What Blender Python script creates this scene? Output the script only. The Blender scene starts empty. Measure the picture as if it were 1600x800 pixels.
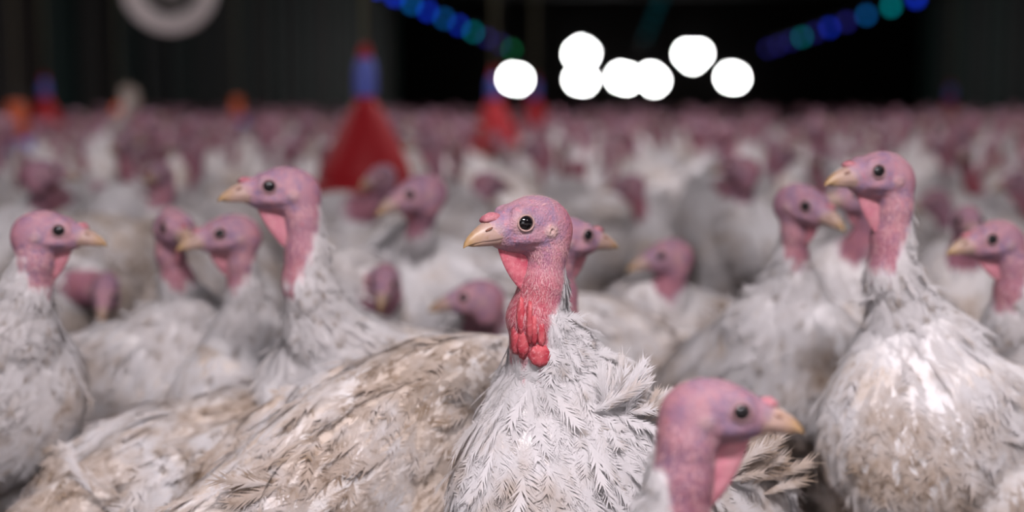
import bpy, math, random
import numpy as np
from mathutils import Vector, Matrix

# ------------------------------------------------------------------ camera, world, lights
SC = bpy.context.scene
COL = SC.collection
FPX = 2222.0
CAMZ = 0.85
YAW, PITCH = math.radians(4.37), math.radians(6.29)
FH = np.array([-math.sin(YAW), math.cos(YAW), 0.0])            # horizontal forward
RT = np.array([math.cos(YAW), math.sin(YAW), 0.0])             # right
FW = FH*math.cos(PITCH) + np.array([0, 0, -math.sin(PITCH)])   # optical axis
UP = np.cross(RT, FW)
CAM = np.array([0.0, 0.0, CAMZ])

cd = bpy.data.cameras.new('camera'); cam = bpy.data.objects.new('camera', cd); COL.objects.link(cam)
cd.lens = 50.0; cd.sensor_width = 36.0; cd.clip_start = 0.05; cd.clip_end = 200
cam.matrix_world = Matrix(((RT[0], UP[0], -FW[0], CAM[0]), (RT[1], UP[1], -FW[1], CAM[1]),
                           (RT[2], UP[2], -FW[2], CAM[2]), (0, 0, 0, 1)))
cd.dof.use_dof = True; cd.dof.focus_distance = 1.68; cd.dof.aperture_fstop = 1.65
cd.dof.aperture_blades = 0
SC.camera = cam

w = bpy.data.worlds.new('world'); SC.world = w; w.use_nodes = True
w.node_tree.nodes['Background'].inputs[0].default_value = (0.75, 0.8, 1.0, 1)
w.node_tree.nodes['Background'].inputs[1].default_value = 0.05

SC.view_settings.view_transform = 'Standard'; SC.view_settings.look = 'None'
SC.view_settings.gamma = 1.0; SC.view_settings.use_curve_mapping = False
SC.view_settings.exposure = 0.08
SC.cycles.use_denoising = True
SC.cycles.max_bounces = 6; SC.cycles.diffuse_bounces = 1; SC.cycles.transmission_bounces = 3
SC.cycles.sample_clamp_indirect = 4.0

# ceiling lamps hang above the flock: (x, y, watts)
LAMPZ = 3.0
LAMPS = [(-2.7, -0.4, 34), (0.3, -0.45, 185), (3.1, -0.4, 40),
         (-4.2, 7.0, 44), (0.0, 7.0, 44), (4.2, 7.0, 44),
         (-4.4, 11.0, 40), (0.0, 11.0, 40), (4.4, 11.0, 40),
         (-4.4, 15.0, 18), (0.0, 15.0, 18), (4.4, 15.0, 18)]
LAMPCOL = (1.0, 0.935, 0.965)
# daylight from the open barn door behind the camera: (width, height, y, watts)
DOOR = (3.2, 2.5, -3.4, 62)

# ------------------------------------------------------------------ helpers
def P(px, py, d):
    return CAM + d*(FW + (px-800.0)/FPX*RT - (py-400.0)/FPX*UP)
def proj(p):
    v = np.asarray(p)-CAM; z = v@FW
    return 800+FPX*(v@RT)/z, 400-FPX*(v@UP)/z, z
def adir(a):
    a = math.radians(a); return math.cos(a)*RT + math.sin(a)*FH
def nrm(v): return v/np.linalg.norm(v)
def basis(a, pitch=0.0, roll=0.0):
    """rows forward, left, up for an image-relative yaw a"""
    f0 = adir(a); p = math.radians(pitch); z = np.array([0, 0, 1.0])
    f = f0*math.cos(p)+z*math.sin(p); l = np.cross(z, f0); u = np.cross(f, l)
    r = math.radians(roll)
    l, u = l*math.cos(r)+u*math.sin(r), u*math.cos(r)-l*math.sin(r)
    return np.array([f, l, u])

def mesh_from(name, V, F, attrs=None, smooth=True, matidx=None):
    """F: list of (n,k) index arrays"""
    me = bpy.data.meshes.new(name)
    V = np.asarray(V, np.float32)
    if not isinstance(F, (list, tuple)): F = [F]
    F = [np.asarray(f, np.int32) for f in F if len(f)]
    nl = sum(f.size for f in F); nf = sum(len(f) for f in F)
    me.vertices.add(len(V)); me.loops.add(nl); me.polygons.add(nf)
    me.vertices.foreach_set('co', V.ravel())
    me.loops.foreach_set('vertex_index', np.concatenate([f.ravel() for f in F]))
    tot = np.concatenate([np.full(len(f), f.shape[1], np.int32) for f in F])
    st = np.zeros(nf, np.int32); st[1:] = np.cumsum(tot)[:-1]
    me.polygons.foreach_set('loop_start', st)
    me.polygons.foreach_set('use_smooth', np.full(nf, smooth))
    if matidx is not None: me.polygons.foreach_set('material_index', np.asarray(matidx, np.int32))
    me.update(calc_edges=True)
    for k, v in (attrs or {}).items():
        a = me.attributes.new(k, 'FLOAT', 'POINT'); a.data.foreach_set('value', np.asarray(v, np.float32))
    return me
def set_normals(me, N):
    me.normals_split_custom_set_from_vertices(np.asarray(N, np.float32))
def link(name, me, mat=None, parent=None, loc=None):
    o = bpy.data.objects.new(name, me); COL.objects.link(o)
    if mat is not None:
        for m in (mat if isinstance(mat, (list, tuple)) else [mat]): me.materials.append(m)
    if parent is not None: o.parent = parent
    if loc is not None: o.location = loc
    return o
def tag(o, label=None, cat=None, group=None, kind=None):
    if label: o['label'] = label
    if cat: o['category'] = cat
    if group: o['group'] = group
    if kind: o['kind'] = kind
    return o
def empty(name, loc):
    o = bpy.data.objects.new(name, None); COL.objects.link(o); o.location = loc
    o.empty_display_size = 0.05; return o

def tube(pts, rad, n=8, cap=True):
    """tube along a polyline, rad scalar or list"""
    pts = np.asarray(pts, float); m = len(pts)
    rad = np.broadcast_to(np.asarray(rad, float), (m,))
    V = []; prev = None
    for i in range(m):
        t = nrm(pts[min(i+1, m-1)]-pts[max(i-1, 0)])
        ref = prev if prev is not None else (np.array([0, 0, 1.0]) if abs(t[2]) < .9 else np.array([1.0, 0, 0]))
        a = nrm(ref - t*(ref@t)); b = np.cross(t, a); prev = a
        th = np.arange(n)*2*math.pi/n
        V.append(pts[i] + rad[i]*(np.cos(th)[:, None]*a+np.sin(th)[:, None]*b))
    V = np.concatenate(V); i = np.arange(n); j = (i+1) % n
    Q = np.concatenate([np.stack([k*n+i, k*n+j, (k+1)*n+j, (k+1)*n+i], 1) for k in range(m-1)])
    F = [Q]
    if cap: F += [np.arange(n)[::-1][None], (np.arange(n)+(m-1)*n)[None]]
    return V, F
def lathe(prof, n=24, c=(0, 0, 0)):
    prof = np.asarray(prof, float); th = np.arange(n)*2*math.pi/n
    V = np.concatenate([np.stack([r*np.cos(th), r*np.sin(th), np.full(n, z)], 1) for r, z in prof]) + np.asarray(c)
    i = np.arange(n); j = (i+1) % n
    return V, [np.concatenate([np.stack([k*n+i, k*n+j, (k+1)*n+j, (k+1)*n+i], 1) for k in range(len(prof)-1)])]
def box(x0, x1, y0, y1, z0, z1):
    V = np.array([(x, y, z) for x in (x0, x1) for y in (y0, y1) for z in (z0, z1)], float)
    F = np.array([(0, 1, 3, 2), (4, 6, 7, 5), (0, 4, 5, 1), (2, 3, 7, 6), (0, 2, 6, 4), (1, 5, 7, 3)])
    return V, [F]
def join(parts):
    V = []; by = {}; o = 0
    for v, F in parts:
        V.append(v)
        for f in F: by.setdefault(f.shape[1], []).append(np.asarray(f)+o)
        o += len(v)
    return np.concatenate(V), [np.concatenate(x) for x in by.values()]
def sphere(r=(1, 1, 1), c=(0, 0, 0), nu=14, nv=9, B=None):
    th = np.linspace(0, math.pi, nv); V = []
    for t in th:
        p = np.arange(nu)*2*math.pi/nu
        V.append(np.stack([np.sin(t)*np.cos(p), np.sin(t)*np.sin(p), np.full(nu, math.cos(t))], 1))
    V = np.concatenate(V)*np.asarray(r)
    if B is not None: V = V@B
    i = np.arange(nu); j = (i+1) % nu
    return V+np.asarray(c), [np.concatenate([np.stack([k*nu+i, (k+1)*nu+i, (k+1)*nu+j, k*nu+j], 1) for k in range(nv-1)])]

# ------------------------------------------------------------------ materials
class NT:
    def __init__(s, name):
        s.m = bpy.data.materials.new(name); s.m.use_nodes = True
        s.t = s.m.node_tree; s.t.nodes.clear()
        s.out = s.t.nodes.new('ShaderNodeOutputMaterial')
    def n(s, typ, ins=None, **kw):
        nd = s.t.nodes.new('ShaderNode'+typ)
        for k, v in kw.items(): setattr(nd, k, v)
        for k, v in (ins or {}).items(): s.put(nd.inputs[k], v)
        return nd
    def put(s, sock, v):
        if isinstance(v, bpy.types.NodeSocket): s.t.links.new(v, sock)
        else:
            if hasattr(sock.default_value, '__len__') and len(sock.default_value) == 4 and len(v) == 3: v = (*v, 1)
            sock.default_value = v
    def attr(s, name): return s.n('Attribute', attribute_name=name).outputs['Fac']
    def mix(s, f, a, b):
        nd = s.n('Mix', data_type='RGBA')
        s.put(nd.inputs[0], f); s.put(nd.inputs[6], a); s.put(nd.inputs[7], b); return nd.outputs[2]
    def math(s, op, a, b=0.0, clamp=False):
        nd = s.n('Math', operation=op, use_clamp=clamp); s.put(nd.inputs[0], a); s.put(nd.inputs[1], b); return nd.outputs[0]
    def ramp(s, v, lo, hi):
        nd = s.n('MapRange', {0: v, 1: lo, 2: hi, 3: 0.0, 4: 1.0}, interpolation_type='SMOOTHSTEP'); return nd.outputs[0]
    def coords(s):
        tc = s.n('TexCoord').outputs['Object']; oi = s.n('ObjectInfo')
        off = s.n('VectorMath', {0: (37.0, 71.0, 19.0)}, operation='SCALE'); s.put(off.inputs['Scale'], oi.outputs['Random'])
        ad = s.n('VectorMath', operation='ADD'); s.put(ad.inputs[0], tc); s.put(ad.inputs[1], off.outputs[0])
        return ad.outputs[0], oi
    def noise(s, co, scale, detail=3.0, rough=.55):
        return s.n('TexNoise', {'Vector': co, 'Scale': scale, 'Detail': detail, 'Roughness': rough}).outputs['Fac']
    def bump(s, h, strength, dist):
        return s.n('Bump', {'Height': h, 'Strength': strength, 'Distance': dist}).outputs[0]
    def surf(s, sh): s.t.links.new(sh, s.out.inputs[0]); return s.m

def simple(name, col, rough=.6, metal=0.0, var=.25, scale=6.0, bump=.15, spec=.5, emit=None, es=0.0):
    k = NT(name); co, _ = k.coords(); f = k.noise(co, scale, 4)
    c = k.mix(f, [x*(1-var) for x in col], [min(1, x*(1+var)) for x in col])
    ins = {'Base Color': c, 'Roughness': rough, 'Metallic': metal, 'Specular IOR Level': spec,
           'Normal': k.bump(k.noise(co, scale*8), bump, .002)}
    if emit: ins['Emission Color'] = emit; ins['Emission Strength'] = es
    return k.surf(k.n('BsdfPrincipled', ins).outputs[0])

WHITE = (0.82, 0.785, 0.80); STRAW = (0.50, 0.365, 0.265); DIRT = (0.20, 0.115, 0.06)
def feather_color(k, co, oi, use_f):
    """white plumage with yellowish staining and brown litter smears; object colour R = dirtiness"""
    dirt = k.n('SeparateColor', {0: oi.outputs['Color']}).outputs[0]; dk = k.attr('dirtk')
    n1 = k.noise(co, 5.5, 4, .6); n2 = k.noise(co, 17.0, 4, .65); n3 = k.noise(co, 60.0, 3, .6)
    a = k.math('ADD', k.math('MULTIPLY', n1, .6), k.math('MULTIPLY', n2, .4))
    a = k.math('ADD', a, k.math('MULTIPLY', dirt, .17))
    stain = k.math('MULTIPLY', k.math('MULTIPLY', k.ramp(a, .49, .72), .72), dk)
    c = k.mix(stain, WHITE, STRAW)
    b = k.math('ADD', k.math('MULTIPLY', n2, .45), k.math('MULTIPLY', n3, .55))
    b = k.math('ADD', b, k.math('MULTIPLY', k.math('SUBTRACT', n1, .5), .35))
    b = k.math('ADD', b, k.math('MULTIPLY', dirt, .13))
    smear = k.math('MULTIPLY', k.math('MULTIPLY', k.ramp(b, .635, .78), .62), dk)
    c = k.mix(smear, c, DIRT)
    if use_f:
        fr = k.attr('frand'); fv = k.attr('fv')
        t = k.math('MULTIPLY', k.ramp(fv, .45, 1.0), k.ramp(k.math('ADD', fr, k.math('MULTIPLY', dirt, .3)), .86, 1.15))
        c = k.mix(k.math('MULTIPLY', t, .7), c, (0.30, 0.20, 0.12))
        v = k.math('ADD', .92, k.math('MULTIPLY', k.math('FRACT', k.math('MULTIPLY', fr, 7.3)), .08))
        c = k.n('MixRGB', {0: 1.0, 1: c}, blend_type='MULTIPLY'); g = k.n('CombineColor', {0: v, 1: v, 2: v}); k.put(c.inputs[2], g.outputs[0]); c = c.outputs[0]
    return c
def make_plumage():
    k = NT('plumage'); co, oi = k.coords(); c = feather_color(k, co, oi, True)
    d = k.n('BsdfDiffuse', {'Color': c, 'Roughness': .4}).outputs[0]
    t = k.n('BsdfTranslucent', {'Color': c}).outputs[0]
    return k.surf(k.n('MixShader', {0: .32, 1: d, 2: t}).outputs[0])
def make_skin(simple_=False):
    k = NT('turkey_skin_and_down'); co, oi = k.coords()
    skin = k.attr('skin'); red = k.attr('red'); pale = k.attr('pale')
    n1 = k.noise(co, 55.0, 5, .65); n2 = k.noise(co, 170.0, 4, .65); n3 = k.noise(co, 16.0, 2)
    mauve = k.mix(k.ramp(n3, .38, .62), (0.36, 0.195, 0.255), (0.45, 0.235, 0.275))
    c = k.mix(k.math('MULTIPLY', k.ramp(n1, .42, .66), .85), mauve, (0.235, 0.16, 0.26))
    c = k.mix(k.math('MULTIPLY', k.ramp(n2, .52, .72), .65), c, (0.48, 0.15, 0.19))
    redc = k.mix(k.ramp(n2, .35, .65), (0.38, 0.07, 0.10), (0.47, 0.14, 0.165))
    c = k.mix(red, c, redc)
    c = k.mix(k.math('MULTIPLY', pale, k.ramp(n2, .15, .5)), c, (0.55, 0.39, 0.33))
    tone = k.math('SUBTRACT', 1.0, k.n('SeparateColor', {0: oi.outputs['Color']}).outputs[1])
    mu = k.n('MixRGB', {0: 1.0, 1: c, 2: k.n('CombineColor', {0: tone, 1: tone, 2: tone}).outputs[0]}, blend_type='MULTIPLY'); c = mu.outputs[0]
    fc = feather_color(k, co, oi, False)
    c = k.mix(skin, fc, c)
    vor = k.n('TexVoronoi', {'Vector': co, 'Scale': 330.0}).outputs['Distance']
    h = k.math('ADD', k.math('MULTIPLY', vor, .6), k.math('MULTIPLY', n2, 1.2))
    bs = k.n('BsdfPrincipled', {'Base Color': c, 'Roughness': .62, 'Specular IOR Level': .3,
             'Subsurface Weight': 0.0, 'Normal': k.bump(h, .55, .0022)})
    return k.surf(bs.outputs[0])
M = {}
M['plumage'] = make_plumage()
M['skin'] = make_skin()
def make_wattle(name, ca, cb):
    k = NT(name); co, oi = k.coords(); n1 = k.noise(co, 60, 4, .6); n2 = k.noise(co, 260, 3, .6)
    c = k.mix(k.ramp(n1, .35, .65), ca, cb)
    c = k.mix(k.math('MULTIPLY', k.ramp(n2, .5, .7), .4), c, (0.72, 0.34, 0.36))
    bs = k.n('BsdfPrincipled', {'Base Color': c, 'Roughness': .6, 'Specular IOR Level': .25,
             'Subsurface Weight': .12, 'Subsurface Radius': (.006, .002, .002), 'Subsurface Scale': 1.0, 'Normal': k.bump(n2, .6, .0015)})
    return k.surf(bs.outputs[0])
M['wattle'] = make_wattle('wattle_skin', (0.50, 0.08, 0.125), (0.60, 0.17, 0.21))
M['wattle_soft'] = make_wattle('wattle_skin_soft', (0.52, 0.185, 0.24), (0.56, 0.24, 0.285))
M['snood'] = make_wattle('snood_skin', (0.38, 0.12, 0.155), (0.46, 0.20, 0.225))
M['caruncle'] = make_wattle('caruncle_skin', (0.40, 0.04, 0.06), (0.50, 0.10, 0.115))
def make_beak():
    k = NT('beak_horn'); co, oi = k.coords(); bt = k.attr('bt'); n = k.noise(co, 120, 3)
    c = k.mix(k.ramp(k.math('ADD', bt, k.math('MULTIPLY', k.math('SUBTRACT', n, .5), .5)), .25, 1.0), (0.40, 0.265, 0.225), (0.35, 0.21, 0.09))
    c = k.mix(k.math('MULTIPLY', k.ramp(n, .55, .75), .5), c, (0.30, 0.17, 0.09))
    return k.surf(k.n('BsdfPrincipled', {'Base Color': c, 'Roughness': .42, 'Normal': k.bump(n, .2, .001)}).outputs[0])
M['beak'] = make_beak()
M['eye'] = simple('eye_dark', (0.006, 0.005, 0.006), .05, var=.1, bump=0)
M['lid'] = simple('eyelid_skin', (0.42, 0.26, 0.24), .6, var=.25, scale=200, bump=.3)
M['lid_dusky'] = simple('eyelid_skin_dusky', (0.33, 0.185, 0.20), .6, var=.25, scale=200, bump=.3)
M['nostril'] = simple('nostril_skin', (0.22, 0.09, 0.06), .7)
M['shank'] = simple('shank_scales', (0.40, 0.28, 0.22), .6, scale=60)
M['bristle'] = simple('bristles', (0.60, 0.34, 0.36), .7, bump=0)

# ------------------------------------------------------------------ signed-distance modelling
def ell(p, c, B, r):
    q = (p-np.asarray(c, np.float32))@np.asarray(B, np.float32).T
    r = np.asarray(r, np.float32); q = q/r
    k0 = np.sqrt((q*q).sum(-1)); q = q/r; k1 = np.sqrt((q*q).sum(-1))+1e-9
    return k0*(k0-1)/k1
def rc(p, a, b, ra, rb):
    a = np.asarray(a, np.float32); ba = np.asarray(b, np.float32)-a
    pa = p-a; t = np.clip((pa@ba)/(ba@ba), 0, 1)
    d = pa-t[..., None]*ba
    return np.sqrt((d*d).sum(-1))-(ra+(rb-ra)*t)
def smin(a, b, k):
    h = np.clip(.5+.5*(b-a)/k, 0, 1); return b+(a-b)*h-k*h*(1-h)

def surface_nets(f, X, Y, Z):
    nx, ny, nz = f.shape; ins = f < 0
    cnt = np.zeros((nx-1, ny-1, nz-1), np.int8)
    for i in (0, 1):
        for j in (0, 1):
            for k in (0, 1): cnt += ins[i:nx-1+i, j:ny-1+j, k:nz-1+k]
    act = (cnt > 0) & (cnt < 8); idx = np.full(act.shape, -1, np.int32); A = np.argwhere(act)
    idx[act] = np.arange(len(A)); S = np.zeros((len(A), 3)); N = np.zeros(len(A))
    ax = (X, Y, Z)
    corners = [(i, j, k) for i in (0, 1) for j in (0, 1) for k in (0, 1)]
    for c0 in corners:
        for d in range(3):
            if c0[d]: continue
            c1 = list(c0); c1[d] = 1
            i0 = A+np.array(c0); i1 = A+np.array(c1)
            f0 = f[i0[:, 0], i0[:, 1], i0[:, 2]]; f1 = f[i1[:, 0], i1[:, 1], i1[:, 2]]
            m = (f0 < 0) != (f1 < 0); t = np.where(m, f0/np.where(m, f0-f1, 1), 0)
            for e in range(3):
                p0 = ax[e][i0[:, e]]; p1 = ax[e][i1[:, e]]
                S[:, e] += np.where(m, p0+(p1-p0)*t, 0)
            N += m
    V = S/N[:, None]; Q = []
    for d in range(3):
        e1, e2 = (d+1) % 3, (d+2) % 3
        sl0 = [slice(None)]*3; sl1 = [slice(None)]*3
        sl0[d] = slice(0, f.shape[d]-1); sl1[d] = slice(1, None)
        ch = ins[tuple(sl0)] != ins[tuple(sl1)]
        E = np.argwhere(ch)
        E = E[(E[:, e1] > 0) & (E[:, e2] > 0) & (E[:, e1] < f.shape[e1]-1) & (E[:, e2] < f.shape[e2]-1)]
        def ci(a, b):
            g = E.copy(); g[:, e1] -= a; g[:, e2] -= b; return idx[g[:, 0], g[:, 1], g[:, 2]]
        q = np.stack([ci(1, 1), ci(0, 1), ci(0, 0), ci(1, 0)], 1)
        fl = ~ins[E[:, 0], E[:, 1], E[:, 2]]
        q[fl] = q[fl][:, ::-1]; Q.append(q)
    return V, np.concatenate(Q)

def axis(lo, hi, flo, fhi, hc, hf):
    a = [lo]
    while a[-1] < hi:
        x = a[-1]; d = max(flo-x, x-fhi, 0.0)
        a.append(x+min(hc, hf+d*.35))
    return np.array(a, np.float32)
def vnormals(V, Q):
    n = np.cross(V[Q[:, 2]]-V[Q[:, 0]], V[Q[:, 3]]-V[Q[:, 1]]); N = np.zeros_like(V)
    for k in range(4): np.add.at(N, Q[:, k], n)
    return N/(np.linalg.norm(N, axis=1, keepdims=True)+1e-12)

# ------------------------------------------------------------------ feathers
def feather_template(rng, nb=12, solid=False):
    """soft contour feather: loose barbs branching off a shaft (unit length, unit half width)"""
    V = []; F = []
    for k in range(nb):
        s = 1 if k % 2 else -1; x = .02+.80*(k/(nb-1)); env = np.interp(x, [0, .3, .7, 1], [.55, 1.0, .95, .5])
        b = len(V); bw = .62/nb+.018; tx = x+rng.uniform(.24, .40); ty = s*env*rng.uniform(.7, 1.15); z = rng.uniform(-.10, .06)
        V += [(x-bw, -s*.06, .02), (x+bw*1.3, -s*.06, .02), (tx, ty, z)]
        F.append((b, b+1, b+2) if s > 0 else (b, b+2, b+1))
        if solid:                                              # second, shorter barb fills the vane
            b = len(V); V += [(x-bw*.4, 0, .01), (x+bw*1.6, 0, .01), (tx-.08, ty*.55, z*.5)]; F.append((b, b+1, b+2) if s > 0 else (b, b+2, b+1))
    b = len(V); V += [(.7, -.16, .02), (.7, .16, .02), (1.08+rng.uniform(-.06, .1), rng.normal(0, .12), -.03)]; F.append((b, b+2, b+1))
    return np.array(V), np.array(F)
_r = np.random.default_rng(5)
FT_HI = [feather_template(_r, 24) for _ in range(6)]
FT_MD = [feather_template(_r, 13) for _ in range(4)]
FT_LO = [feather_template(_r, 6) for _ in range(3)]

def scatter_feathers(dk, pos, N, T, L, W, tilt, rng, temps, curl):
    """pos,N,T (n,3); builds one mesh's verts/faces"""
    n = len(pos); Vs = []; Fs = []; fr = []; fv = []; off = 0; N0 = N.copy(); dd_ = []
    which = rng.integers(0, len(temps), n)
    B = np.cross(N, T)
    tw = rng.normal(0, .28, n); T = T*np.cos(tw)[:, None]+B*np.sin(tw)[:, None]; B = np.cross(N, T)
    ro = rng.normal(0, .10, n); N2 = N*np.cos(ro)[:, None]+B*np.sin(ro)[:, None]; B = np.cross(N2, T); N = N2
    ct, st = np.cos(tilt)[:, None], np.sin(tilt)[:, None]
    T2 = T*ct+N*st; N2 = N*ct-T*st
    cu = rng.normal(0, .05, n)+curl
    rnd = rng.random(n); SN = N0*.85+N2*.15; SN = SN/np.linalg.norm(SN, axis=1, keepdims=True); nn = []
    for k, (tv, tf) in enumerate(temps):
        m = np.where(which == k)[0]
        if not len(m): continue
        x = tv[:, 0][None]*L[m][:, None]; y = tv[:, 1][None]*W[m][:, None]
        z = tv[:, 2][None]*W[m][:, None] - cu[m][:, None]*(tv[:, 0][None]**2)*L[m][:, None]
        v = pos[m][:, None]+x[..., None]*T2[m][:, None]+y[..., None]*B[m][:, None]+z[..., None]*N2[m][:, None]
        nv = len(tv); Vs.append(v.reshape(-1, 3))
        Fs.append((tf[None]+(np.arange(len(m))*nv)[:, None, None]).reshape(-1, 3)+off); off += nv*len(m)
        fr.append(np.repeat(rnd[m], nv)); fv.append(np.tile(np.clip(tv[:, 0], 0, 1), len(m))); nn.append(np.repeat(SN[m], nv, 0)); dd_.append(np.repeat(dk[m], nv))
    return np.concatenate(Vs), np.concatenate(Fs), np.concatenate(fr), np.concatenate(fv), np.concatenate(nn), np.concatenate(dd_)

def quill_mesh(name, seed, L=.2, W=.02, curl=.1):
    """long flight or tail feather: shaft, vane with split barbs"""
    rng = np.random.default_rng(seed); V = []; F = []; n = 9
    xs = np.linspace(0, 1, n); hw = np.interp(xs, [0, .12, .3, .8, .93, 1], [.1, .35, .85, 1, .7, .12])
    hw = hw*(1+rng.normal(0, .07, n))
    for x, h in zip(xs, hw):
        z = -curl*x*x*L
        V += [(x*L, -h*W, z-.12*h*W), (x*L, 0, z+.05*W), (x*L, h*W*.8, z-.12*h*W)]
    for i in range(n-1):
        a = i*3
        for c in (0, 1): F += [(a+c, a+c+3, a+c+4), (a+c, a+c+4, a+c+1)]
    for k in range(18):
        x = rng.uniform(.25, 1); s = rng.choice((-1, 1)); h = np.interp(x, xs, hw)*(.8 if s > 0 else 1.0)*.93
        z = -curl*x*x*L-.1*W; b = len(V); l = rng.uniform(.25, .7)*W
        V += [(x*L-.006, s*h*W, z), (x*L+.004, s*h*W, z), (x*L+.006+l*1.2, s*(h*W+l*.55), z-rng.uniform(0, .2)*W)]
        F.append((b, b+1, b+2))
    V = np.array(V); fv = np.clip(V[:, 0]/L, 0, 1)
    me = mesh_from(name, V, np.array(F), {'fv': fv, 'frand': np.full(len(V), rng.uniform(.6, 1.0)), 'dirtk': np.ones(len(V))})
    me.materials.append(M['plumage']); return me
QUILL = [quill_mesh('flight_feather', 40+i, .17, .013, .14) for i in range(4)]
TQUILL = [quill_mesh('tail_feather', 60+i, .165, .022, .06) for i in range(4)]
def soft_quill(name, seed, L, W, curl):
    rng = np.random.default_rng(seed); v, f_ = feather_template(rng, 26); x = v[:, 0].copy()
    v = np.stack([x*L, v[:, 1]*W, v[:, 2]*W-curl*x*x*L], 1)
    me = mesh_from(name, v, f_, {'fv': np.clip(x, 0, 1), 'frand': np.full(len(v), rng.uniform(.5, 1)), 'dirtk': np.ones(len(v))}); me.materials.append(M['plumage']); return me
RQUILL = [soft_quill('ruffled_feather', 80+i, .058, .0095, .3) for i in range(6)]

# ------------------------------------------------------------------ turkey builder
class Bird: pass
def build_bird(head, HB, hs, neck, C, BB, bs, q, rng, skin_front=.62, skin_back=.33, dew=1.0, dew_end=.31, redk=.42, res=None):
    """all world points relative to root. HB/BB rows f,l,u. neck: [(point, radius)], head end first.
    q: 0 far, 1 mid, 2 hero, 3 main"""
    f, l, u = BB; hf, hl, hu = HB; sl, sw, sh = bs
    Z = np.array([0, 0, 1.0])
    mm = hs*.001
    def hp(x, y, z): return head+mm*(x*hf+y*hl+z*hu)
    I3 = np.eye(3)
    nk = [(hp(-10, 0, -6), 22*mm)]+list(neck)
    base_in = C+f*.10*sl+u*.03
    nk.append((base_in, .085))
    fr = nrm(np.array([f[0], f[1], 0])); side = nrm(np.array([l[0], l[1], 0]))
    legs = []
    for s in (-1, 1):
        hip = C+l*s*.075*sw-u*.06; foot = np.array([C[0], C[1], 0])+side*s*.085+fr*.03
        hock = foot-fr*.055+Z*max(.13, C[2]*.38); knee = hip*.45+hock*.55+fr*.05
        legs.append((hip, knee, hock, foot+Z*.016))
    def sd_body(p):
        d = ell(p, C, BB, (.235*sl, .122*sw, .138*sh))
        d = smin(d, ell(p, C+f*.115*sl-u*.012, BB, (.130*sl, .108*sw, .130*sh)), .05)
        d = smin(d, ell(p, C-f*.215*sl+u*.005, BB, (.11*sl, .075*sw, .062*sh)), .05)
        for s in (-1, 1):
            wf = nrm(f+u*.12-l*s*.06); wl = nrm(l*s-wf*(wf@(l*s))); WB = np.array([wf, wl, np.cross(wf, wl)])
            d = smin(d, ell(p, C+l*s*.100*sw-f*.04*sl+u*.035, WB, (.19*sl, .036, .088*sh)), .018)
        return d
    def sd_leg(p):
        d = None
        for hip, knee, hock, foot in legs:
            e = smin(rc(p, hip, knee, .068, .045), rc(p, knee, hock, .042, .017), .03)
            e = smin(e, rc(p, hock, foot, .0125, .012), .008)
            for an in (-.45, 0, .45, math.pi):
                t = fr*math.cos(an)+side*math.sin(an); L = .065 if an != math.pi else .03
                e = smin(e, rc(p, foot, foot+t*L-Z*.004, .0105, .0075), .006)
            d = e if d is None else np.minimum(d, e)
        return d
    def sd_neck(p):
        d = None
        for (a, ra), (b, rb) in zip(nk[:-1], nk[1:]):
            e = rc(p, a, b, ra, rb); d = e if d is None else smin(d, e, .012)
        return d
    def sd_head(p):
        d = ell(p, hp(0, 0, 1), HB, np.array((42, 26.5, 29.5))*mm)
        d = smin(d, ell(p, hp(31, 0, -3), HB, np.array((36, 18, 19.5))*mm), 12*mm)
        d = smin(d, ell(p, hp(10, 0, -15), HB, np.array((36, 20, 14))*mm), 9*mm)
        d = smin(d, ell(p, hp(-22, 0, -12), HB, np.array((24, 23, 24))*mm), 14*mm)
        if q >= 2:
            for s in (-1, 1):
                d = smin(d, ell(p, hp(27, s*17, 5), HB, np.array((14.5, 7.5, 13.5))*mm), 4*mm)      # orbit
                d = smin(d, ell(p, hp(22, s*15, 17), HB, np.array((15, 6, 5))*mm), 5*mm)           # brow
                d = smin(d, ell(p, hp(14, s*17, -12), HB, np.array((22, 8, 8))*mm), 5*mm)          # cheek
                e = ell(p, hp(-4, s*25.5, -6), HB, np.array((8, 5, 7))*mm); d = smin(d, e, 3*mm)   # ear pad
                e = ell(p, hp(-4, s*30.5, -6), HB, np.array((3.2, 4, 2.8))*mm); d = np.maximum(d, -e)
                # crease under the jaw
                d = d+1.6*mm*np.exp(-(ell(p, hp(14, s*21, -23.5), HB, np.array((32, 12, 3))*mm)/(2.2*mm))**2)
        return d
    def sd(p):
        d = smin(sd_body(p), sd_neck(p), .085)
        d = smin(d, sd_leg(p), .02)
        return smin(d, sd_head(p), 10*mm)
    hc, hf_ = [(.026, .0115), (.0155, .0068), (.0116, .0031), (.0100, .0021)][q]
    if res: hc, hf_ = res
    pts = np.array([p for p, _ in nk]+[head, C-f*.34*sl, C+f*.27*sl])
    ext = np.array([.05*hs+.01]*3)
    lo = np.minimum(pts.min(0)-.06, C-.26); hi = np.maximum(pts.max(0)+.06, C+.26)
    lo = np.minimum(lo, C-np.abs(f)*.34*sl-np.abs(l)*.19*sw-.02); hi = np.maximum(hi, C+np.abs(f)*.30*sl+np.abs(l)*.19*sw+.02)
    lo[2] = -.012; hi[2] = max(hi[2], head[2]+.055*hs)
    hlo = np.minimum(head, hp(62, 0, -8))-.046*hs; hhi = np.maximum(head, hp(62, 0, -8))+.046*hs
    if q == 3: hlo[2] -= .13                                                     # fine neck too
    X, Y, Zc = [axis(lo[i], hi[i], hlo[i], hhi[i], hc, hf_) for i in range(3)]
    # evaluate only blocks of nodes close to the surface
    BS = 7
    def pad(A):
        m = (-len(A)) % BS
        return np.concatenate([A, A[-1]+hc*np.arange(1, m+1)]).astype(np.float32) if m else A
    X, Y, Zc = pad(X), pad(Y), pad(Zc)
    bx, by, bz = [A.reshape(-1, BS) for A in (X, Y, Zc)]
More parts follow.
